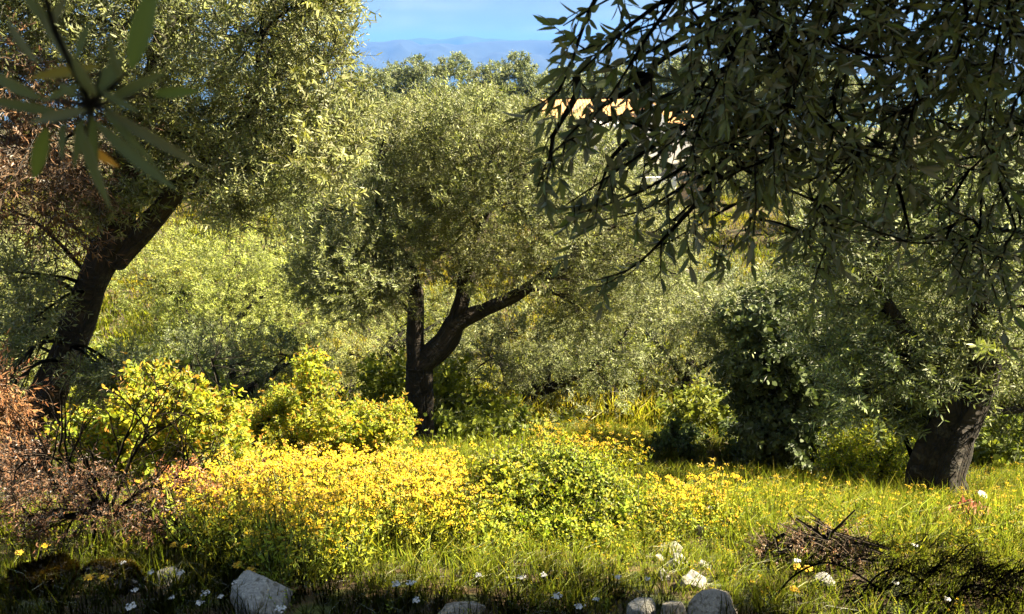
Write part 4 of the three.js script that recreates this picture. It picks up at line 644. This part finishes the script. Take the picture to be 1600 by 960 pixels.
[[1075, 424, 34, 12], [1100, 428, 30, 12], [1122, 426, 22, 10]].forEach(([x, y, w, h], i) => rock(['far pale stone in yellow clearing, leftmost of three', 'far pale stone in yellow clearing, middle of three', 'far pale stone in yellow clearing, rightmost of three'][i], x, y, w, h, 'warm', 520 + i));

// ---------------------------------------------------------------- heap of dry prunings, net, red scraps
{
  const R = rng(540), b = G(1278, 872), root = thing('brush_heap', 'low heap of dry grey brown twigs in the sunny grass', 'brush heap', b), g = new GB();
  for (let k = 0; k < 380; k++) { const a = R() * 6.28, q = Math.sqrt(R()), x = Math.cos(a) * q * 0.24, z = Math.sin(a) * q * 0.18, y = 0.1 * (1 - q * q) * R(), p = V(b.x + x, ground(b.x + x, b.z + z) + 0.01 + y, b.z + z), d = V(R() - 0.5, (R() - 0.4) * 0.35, R() - 0.5).normalize(), l = 0.1 + 0.18 * R(), k2 = 0.6 + 0.8 * R(); g.tube([p.clone().addScaledVector(d, -l / 2), p.clone().addScaledVector(dirRandom(R), 0.02), p.clone().addScaledVector(d, l / 2)], [0.0026, 0.0022, 0.001], 4, col(0.25 * k2, 0.19 * k2, 0.14 * k2)); }
  for (let k = 0; k < 16; k++) { const a = R() * 6.28, x = Math.cos(a) * 0.2 * R(), z = Math.sin(a) * 0.16 * R(), p = V(b.x + x, ground(b.x + x, b.z + z) + 0.05 + 0.08 * R(), b.z + z), d = V(R() - 0.5, (R() - 0.5) * 0.3, R() - 0.5).normalize(), l = 0.2 + 0.2 * R(); g.tube([p.clone().addScaledVector(d, -l / 2), p.clone().addScaledVector(dirRandom(R), 0.03), p.clone().addScaledVector(d, l / 2)], [0.007, 0.006, 0.003], 6, col(0.2, 0.17, 0.14)); }
  part('twigs', g.geo(), M.wood, root, { kind: 'stuff' });
  const dl = new Copies(KIT.deadFine, M.dry); for (let k = 0; k < 70; k++) { const a = R() * 6.28, q = Math.sqrt(R()), x = Math.cos(a) * q * 0.3, z = Math.sin(a) * q * 0.22; dl.add(k, V(b.x + x, ground(b.x + x, b.z + z) + 0.1 * (1 - q * q), b.z + z), dirRandom(R), R() * 6, 0.5, col(0.9, 0.9, 0.85)); } dl.build('dead_leaves', root, root.position);
}
{ // olive net crumpled in folds, strands woven in real mesh
  const R = rng(550), b = G(1430, 950), root = thing('olive_net', 'crumpled black harvest net in the bottom right corner', 'net', b), mat = new THREE.MeshStandardMaterial({ color: col(0.012, 0.012, 0.011), roughness: 0.7, side: THREE.DoubleSide, name: 'black net' });
  const sheet = (name, seed, cx, cd, w, dp, hgt, nx, nz, sw) => {
    const g = new GB(), pt = (i, j) => { const u = i / nx - 0.5, v = j / nz - 0.5, f = Math.max(0, 1 - 3.2 * (Math.abs(u) ** 2.4 * 3 + Math.abs(v) ** 2.2 * 2)), x = cx + u * w + 0.05 * noise(u * 7, v * 7, seed), z = -cd + v * dp + 0.05 * noise(u * 6, v * 6, seed + 3); return V(x, ground(x, z) + 0.015 + hgt * f * (0.5 + 1.1 * Math.abs(fbm(u * 4.5, v * 3.5, seed + 7, 3)) + 0.25 * noise(u * 13, v * 13, seed)) + 0.012 * noise(u * 24, v * 24, seed), z); };
    const rib = (a, c) => { const t = c.clone().sub(a).normalize(), s = t.clone().cross(V(0.2, 1, 0.4)).normalize().multiplyScalar(sw / 2), n = s.clone().cross(t).normalize(), q = [a.clone().add(s), a.clone().sub(s), c.clone().sub(s), c.clone().add(s)].map((p) => g.v(p, n, WHITE)); g.i.push(q[0], q[1], q[2], q[0], q[2], q[3]); };
    for (let i = 0; i <= nx; i++) for (let j = 0; j <= nz; j++) { const p = pt(i, j); if (i < nx) rib(p, pt(i + 1, j)); if (j < nz) rib(p, pt(i, j + 1)); }
    part(name, g.geo(), mat, root, { kind: 'stuff' });
    const rim = new GB(), edge = []; for (let i = 0; i <= nx; i += 2) edge.push(pt(i, 0)); rim.tube(edge, 0.004, 5, WHITE); part('hem_cord', rim.geo(), mat, root);
  };
  sheet('mesh_sheet', 1, 1.45, 2.5, 1.2, 0.6, 0.3, 100, 54, 0.0014); sheet('mesh_sheet', 5, 1.5, 2.36, 0.7, 0.4, 0.3, 80, 50, 0.0018); sheet('mesh_sheet', 9, 1.72, 2.3, 0.7, 0.34, 0.26, 80, 44, 0.002);
  for (const [x0, y0, x1, y1, h] of [[1195, 930, 1395, 900, 60], [1330, 935, 1460, 890, 50], [1470, 945, 1590, 930, 46]]) { const a = G(x0, y0 + 20), c = G(x1, y1 + 40), m = a.clone().lerp(c, 0.45).add(V(0, h * 0.0028, 0)), w = new GB(); w.tube(curvePts([a, a.clone().lerp(m, 0.5).add(V(0, 0.05, 0)), m, c.clone().lerp(m, 0.45).add(V(0, 0.02, 0)), c], 0.02), 0.0035, 6, WHITE, { cap: true }); part('wire_hoop', w.geo(), mat, root); }
}
{ // red plastic scraps and an old tin at the foot of the swollen trunk
  const R = rng(560), b = G(1508, 815), root = thing('red_sacking', 'crumpled red sacking lying at the foot of the swollen trunk', 'sack', b), g = new GB(), n = 26;
  for (let j = 0; j <= n; j++) for (let i = 0; i <= n; i++) { const u = i / n - 0.5, v = j / n - 0.5, x = b.x + u * 0.34, z = b.z + v * 0.26, f = Math.max(0, 1 - 4 * (u * u + v * v)); g.v(V(x + 0.03 * noise(u * 8, v * 8, 2), ground(x, z) + 0.01 + 0.16 * f * (0.5 + Math.abs(fbm(u * 7, v * 7, 3, 3)) * 1.4) + 0.02 * noise(u * 16, v * 16, 5), z), UPV, pick(R, [col(0.2, 0.03, 0.014), col(0.15, 0.02, 0.01), col(0.25, 0.05, 0.02)]), i / n, j / n); }
  for (let j = 0; j < n; j++) for (let i = 0; i < n; i++) { const a = j * (n + 1) + i, c = a + n + 1; g.i.push(a, c, a + 1, a + 1, c, c + 1); }
  part('cloth', g.geo(true), new THREE.MeshStandardMaterial({ vertexColors: true, roughness: 0.6, side: THREE.DoubleSide }), root);
  const t = P(1522, 800, 4.72), tin = thing('food_tin', 'small round tin with pale lid on the red sacking', 'tin', V(t.x, ground(t.x, t.z), t.z)), lathe = (pts) => new THREE.LatheGeometry(pts.map(([x, y]) => new THREE.Vector2(x, y)), 28);
  const body = new THREE.Mesh(lathe([[0, 0], [0.038, 0], [0.04, 0.004], [0.0385, 0.008], [0.0385, 0.09], [0.04, 0.094], [0.038, 0.098], [0.036, 0.094]]), new THREE.MeshStandardMaterial({ color: col(0.3, 0.06, 0.04), roughness: 0.5, metalness: 0.3 })); body.name = 'can';
  const lid = new THREE.Mesh(lathe([[0, 0.093], [0.02, 0.0925], [0.034, 0.094], [0.0365, 0.0965], [0.034, 0.097], [0.02, 0.0955], [0, 0.0955]]), new THREE.MeshStandardMaterial({ color: col(0.45, 0.5, 0.48), roughness: 0.4, metalness: 0.6 })); lid.name = 'lid';
  tin.add(shade(body), shade(lid)); tin.rotation.set(0.3, 0, -0.2); tin.position.y += 0.08;
}

// ---------------------------------------------------------------- the house below
{
  const d0 = 55, base = V(P(955, 200, 55).x, EYE - 5.8, -55), root = thing('house', 'low white house with orange tiled roofs, pergola and chimney seen through leaves', 'house', base);
  const X = (px, d = d0) => P(px, 200, d).x, Y = (r) => EYE + r;
  const mat = { wall: new THREE.MeshStandardMaterial({ color: col(0.72, 0.68, 0.66), roughness: 0.9 }), tile: new THREE.MeshStandardMaterial({ vertexColors: true, roughness: 0.85 }), white: new THREE.MeshStandardMaterial({ color: col(0.8, 0.79, 0.78), roughness: 0.6 }), glass: new THREE.MeshPhysicalMaterial({ color: col(0.03, 0.04, 0.05), roughness: 0.08 }), stone: new THREE.MeshStandardMaterial({ map: rockMap, color: col(0.75, 0.74, 0.76), roughness: 0.95 }), panel: new THREE.MeshPhysicalMaterial({ color: col(0.12, 0.13, 0.16), roughness: 0.15, clearcoat: 1 }) };
  const box = (name, x0, x1, y0, y1, z0, z1, m, parent = root) => { const g = new THREE.BoxGeometry(x1 - x0, y1 - y0, z1 - z0); const o = new THREE.Mesh(g, m); o.name = name; const wp = V((x0 + x1) / 2, (y0 + y1) / 2, (z0 + z1) / 2); o.position.copy(wp.sub(base)); if (parent !== root) o.position.sub(parent.position); parent.add(shade(o)); return o; };
  const slope = (name, x0, x1, yE, zE, yR, zR, seed) => { // a tiled slope with rolls running down it
    const g = new GB(), R = rng(seed), nx = Math.round((x1 - x0) / 0.055), nz = 12, up = V(0, zE - zR, yR - yE).normalize();
    for (let j = 0; j <= nz; j++) for (let i = 0; i <= nx; i++) { const t = j / nz, r = 0.05 * Math.abs(Math.sin(i * 0.055 / 0.22 * Math.PI)) + 0.02 * (1 - (t * nz / 2) % 1), k = 0.75 + 0.4 * R() + 0.25 * noise(i * 0.05, j * 0.8, seed); g.v(V(lerp(x0, x1, i / nx), lerp(yE, yR, t), lerp(zE, zR, t)).addScaledVector(up, r), up, col(0.45 * k, 0.25 * k, 0.1 * k)); }
    for (let j = 0; j < nz; j++) for (let i = 0; i < nx; i++) { const a = j * (nx + 1) + i, b = a + nx + 1; g.i.push(a, a + 1, b, a + 1, b + 1, b); }
    return part(name, g.geo(true), mat.tile, root);
  };
  const xl = X(846), xr = X(1004);
  box('wall', xl + 0.3, xr, Y(-5.8), Y(-3.3), -60.5, -55, mat.wall);
  slope('roof', xl, xr + 0.2, Y(-3.42), -54.5, Y(-2.35), -58, 1); slope('roof', xl, xr + 0.2, Y(-3.42), -61.3, Y(-2.35), -58, 2);
  const ridge = new GB(); ridge.tube([V(xl, Y(-2.3), -58), V(xr, Y(-2.3), -58)], 0.09, 8, col(0.45, 0.2, 0.08), { cap: true }); part('ridge_tiles', ridge.geo(), mat.tile, root);
  for (const [a, b] of [[886, 896], [906, 918], [940, 952], [972, 984]]) { const w = box('window', X(a), X(b), Y(-4.9), Y(-3.9), -55.0, -54.93, mat.white); box('pane', X(a) + 0.06, X(b) - 0.06, Y(-4.84), Y(-3.96), -54.93, -54.91, mat.glass, w); }
  const pan = box('skylight', -0.5, 0.5, -0.02, 0.04, -0.7, 0.7, mat.panel); pan.position.set(X(902, 56), Y(-2.86), -56.3).sub(base); pan.rotation.x = Math.atan2(1.07, 3.5);
  // wing with white gable and chimney
  const gx0 = X(1000, 53), gx1 = X(1042, 53), gm = (gx0 + gx1) / 2, sh = new THREE.Shape([new THREE.Vector2(gx0, Y(-5.8)), new THREE.Vector2(gx1, Y(-5.8)), new THREE.Vector2(gx1, Y(-3.45)), new THREE.Vector2(gm, Y(-2.45)), new THREE.Vector2(gx0, Y(-3.45))]);
  const gg = new THREE.ExtrudeGeometry(sh, { depth: 5, bevelEnabled: false }); gg.translate(0, 0, -58); part('gable_wall', gg, mat.white, root);
  const wingRoof = (s) => { const g = new THREE.BoxGeometry(Math.hypot((gx1 - gx0) / 2 + 0.2, 1.1), 0.1, 4.4); g.rotateZ(s * Math.atan2(1.0, (gx1 - gx0) / 2)); g.translate(gm - s * ((gx1 - gx0) / 4 + 0.1), Y(-2.92), -55.9); const c = new Float32Array(g.attributes.position.count * 3); for (let i = 0; i < c.length; i += 3) { c[i] = 0.45; c[i + 1] = 0.25; c[i + 2] = 0.1; } g.setAttribute('color', new THREE.BufferAttribute(c, 3)); part('wing_roof', g, mat.tile, root); };
  wingRoof(1); wingRoof(-1);
  box('chimney', X(1014, 54), X(1021, 54), Y(-3.2), Y(-1.95), -55.2, -54.8, mat.white); box('chimney_cap', X(1012, 54), X(1023, 54), Y(-1.95), Y(-1.85), -55.3, -54.7, mat.white);
  box('wall', gx1, X(1086, 54), Y(-5.8), Y(-3.75), -58, -54, mat.wall); slope('roof', gx1, X(1090, 54), Y(-3.85), -53.5, Y(-3.1), -56.5, 4); slope('roof', gx1, X(1090, 54), Y(-3.85), -58.8, Y(-3.1), -56.5, 5);
  // pergola of white beams
  const pg = new THREE.Group(); pg.name = 'pergola'; root.add(pg);
  for (let k = 0; k < 10; k++) { const x = lerp(X(888, 52), X(968, 52), k / 9); const b = box('beam', x - 0.06, x + 0.06, Y(-3.72), Y(-3.58), -54.8, -51.6, mat.white, pg); b.rotation.x = 0.05; }
  for (const px of [892, 928, 964]) box('post', X(px, 52) - 0.07, X(px, 52) + 0.07, Y(-5.8), Y(-3.79), -52, -51.86, mat.white, pg);
  box('crossbeam', X(886, 52), X(970, 52), Y(-3.78), Y(-3.72) - 0.003, -52.02, -51.84, mat.white, pg);
  const tz = box('terrace', xl - 1.2, X(1092, 54), Y(-7.9), Y(-5.803), -61, -49.5, mat.stone);
  const low = thing('garden_wall', 'low white and beige garden wall below the house', 'wall', V(X(1045, 46), EYE - 7.6, -46)), w1 = new THREE.Mesh(new THREE.BoxGeometry(2.4, 1.5, 0.35), mat.white), w2 = new THREE.Mesh(new THREE.BoxGeometry(1.5, 1.9, 0.3), new THREE.MeshStandardMaterial({ map: rockMap, color: col(1.1, 0.85, 0.62), roughness: 0.95 }));
  w1.name = 'white_wall'; w2.name = 'stone_wall'; w1.position.set(-0.6, 0.7, 0); w2.position.set(1.36, 0.8, 0.1); low.add(shade(w1), shade(w2));
}
renderer.render(scene, camera);
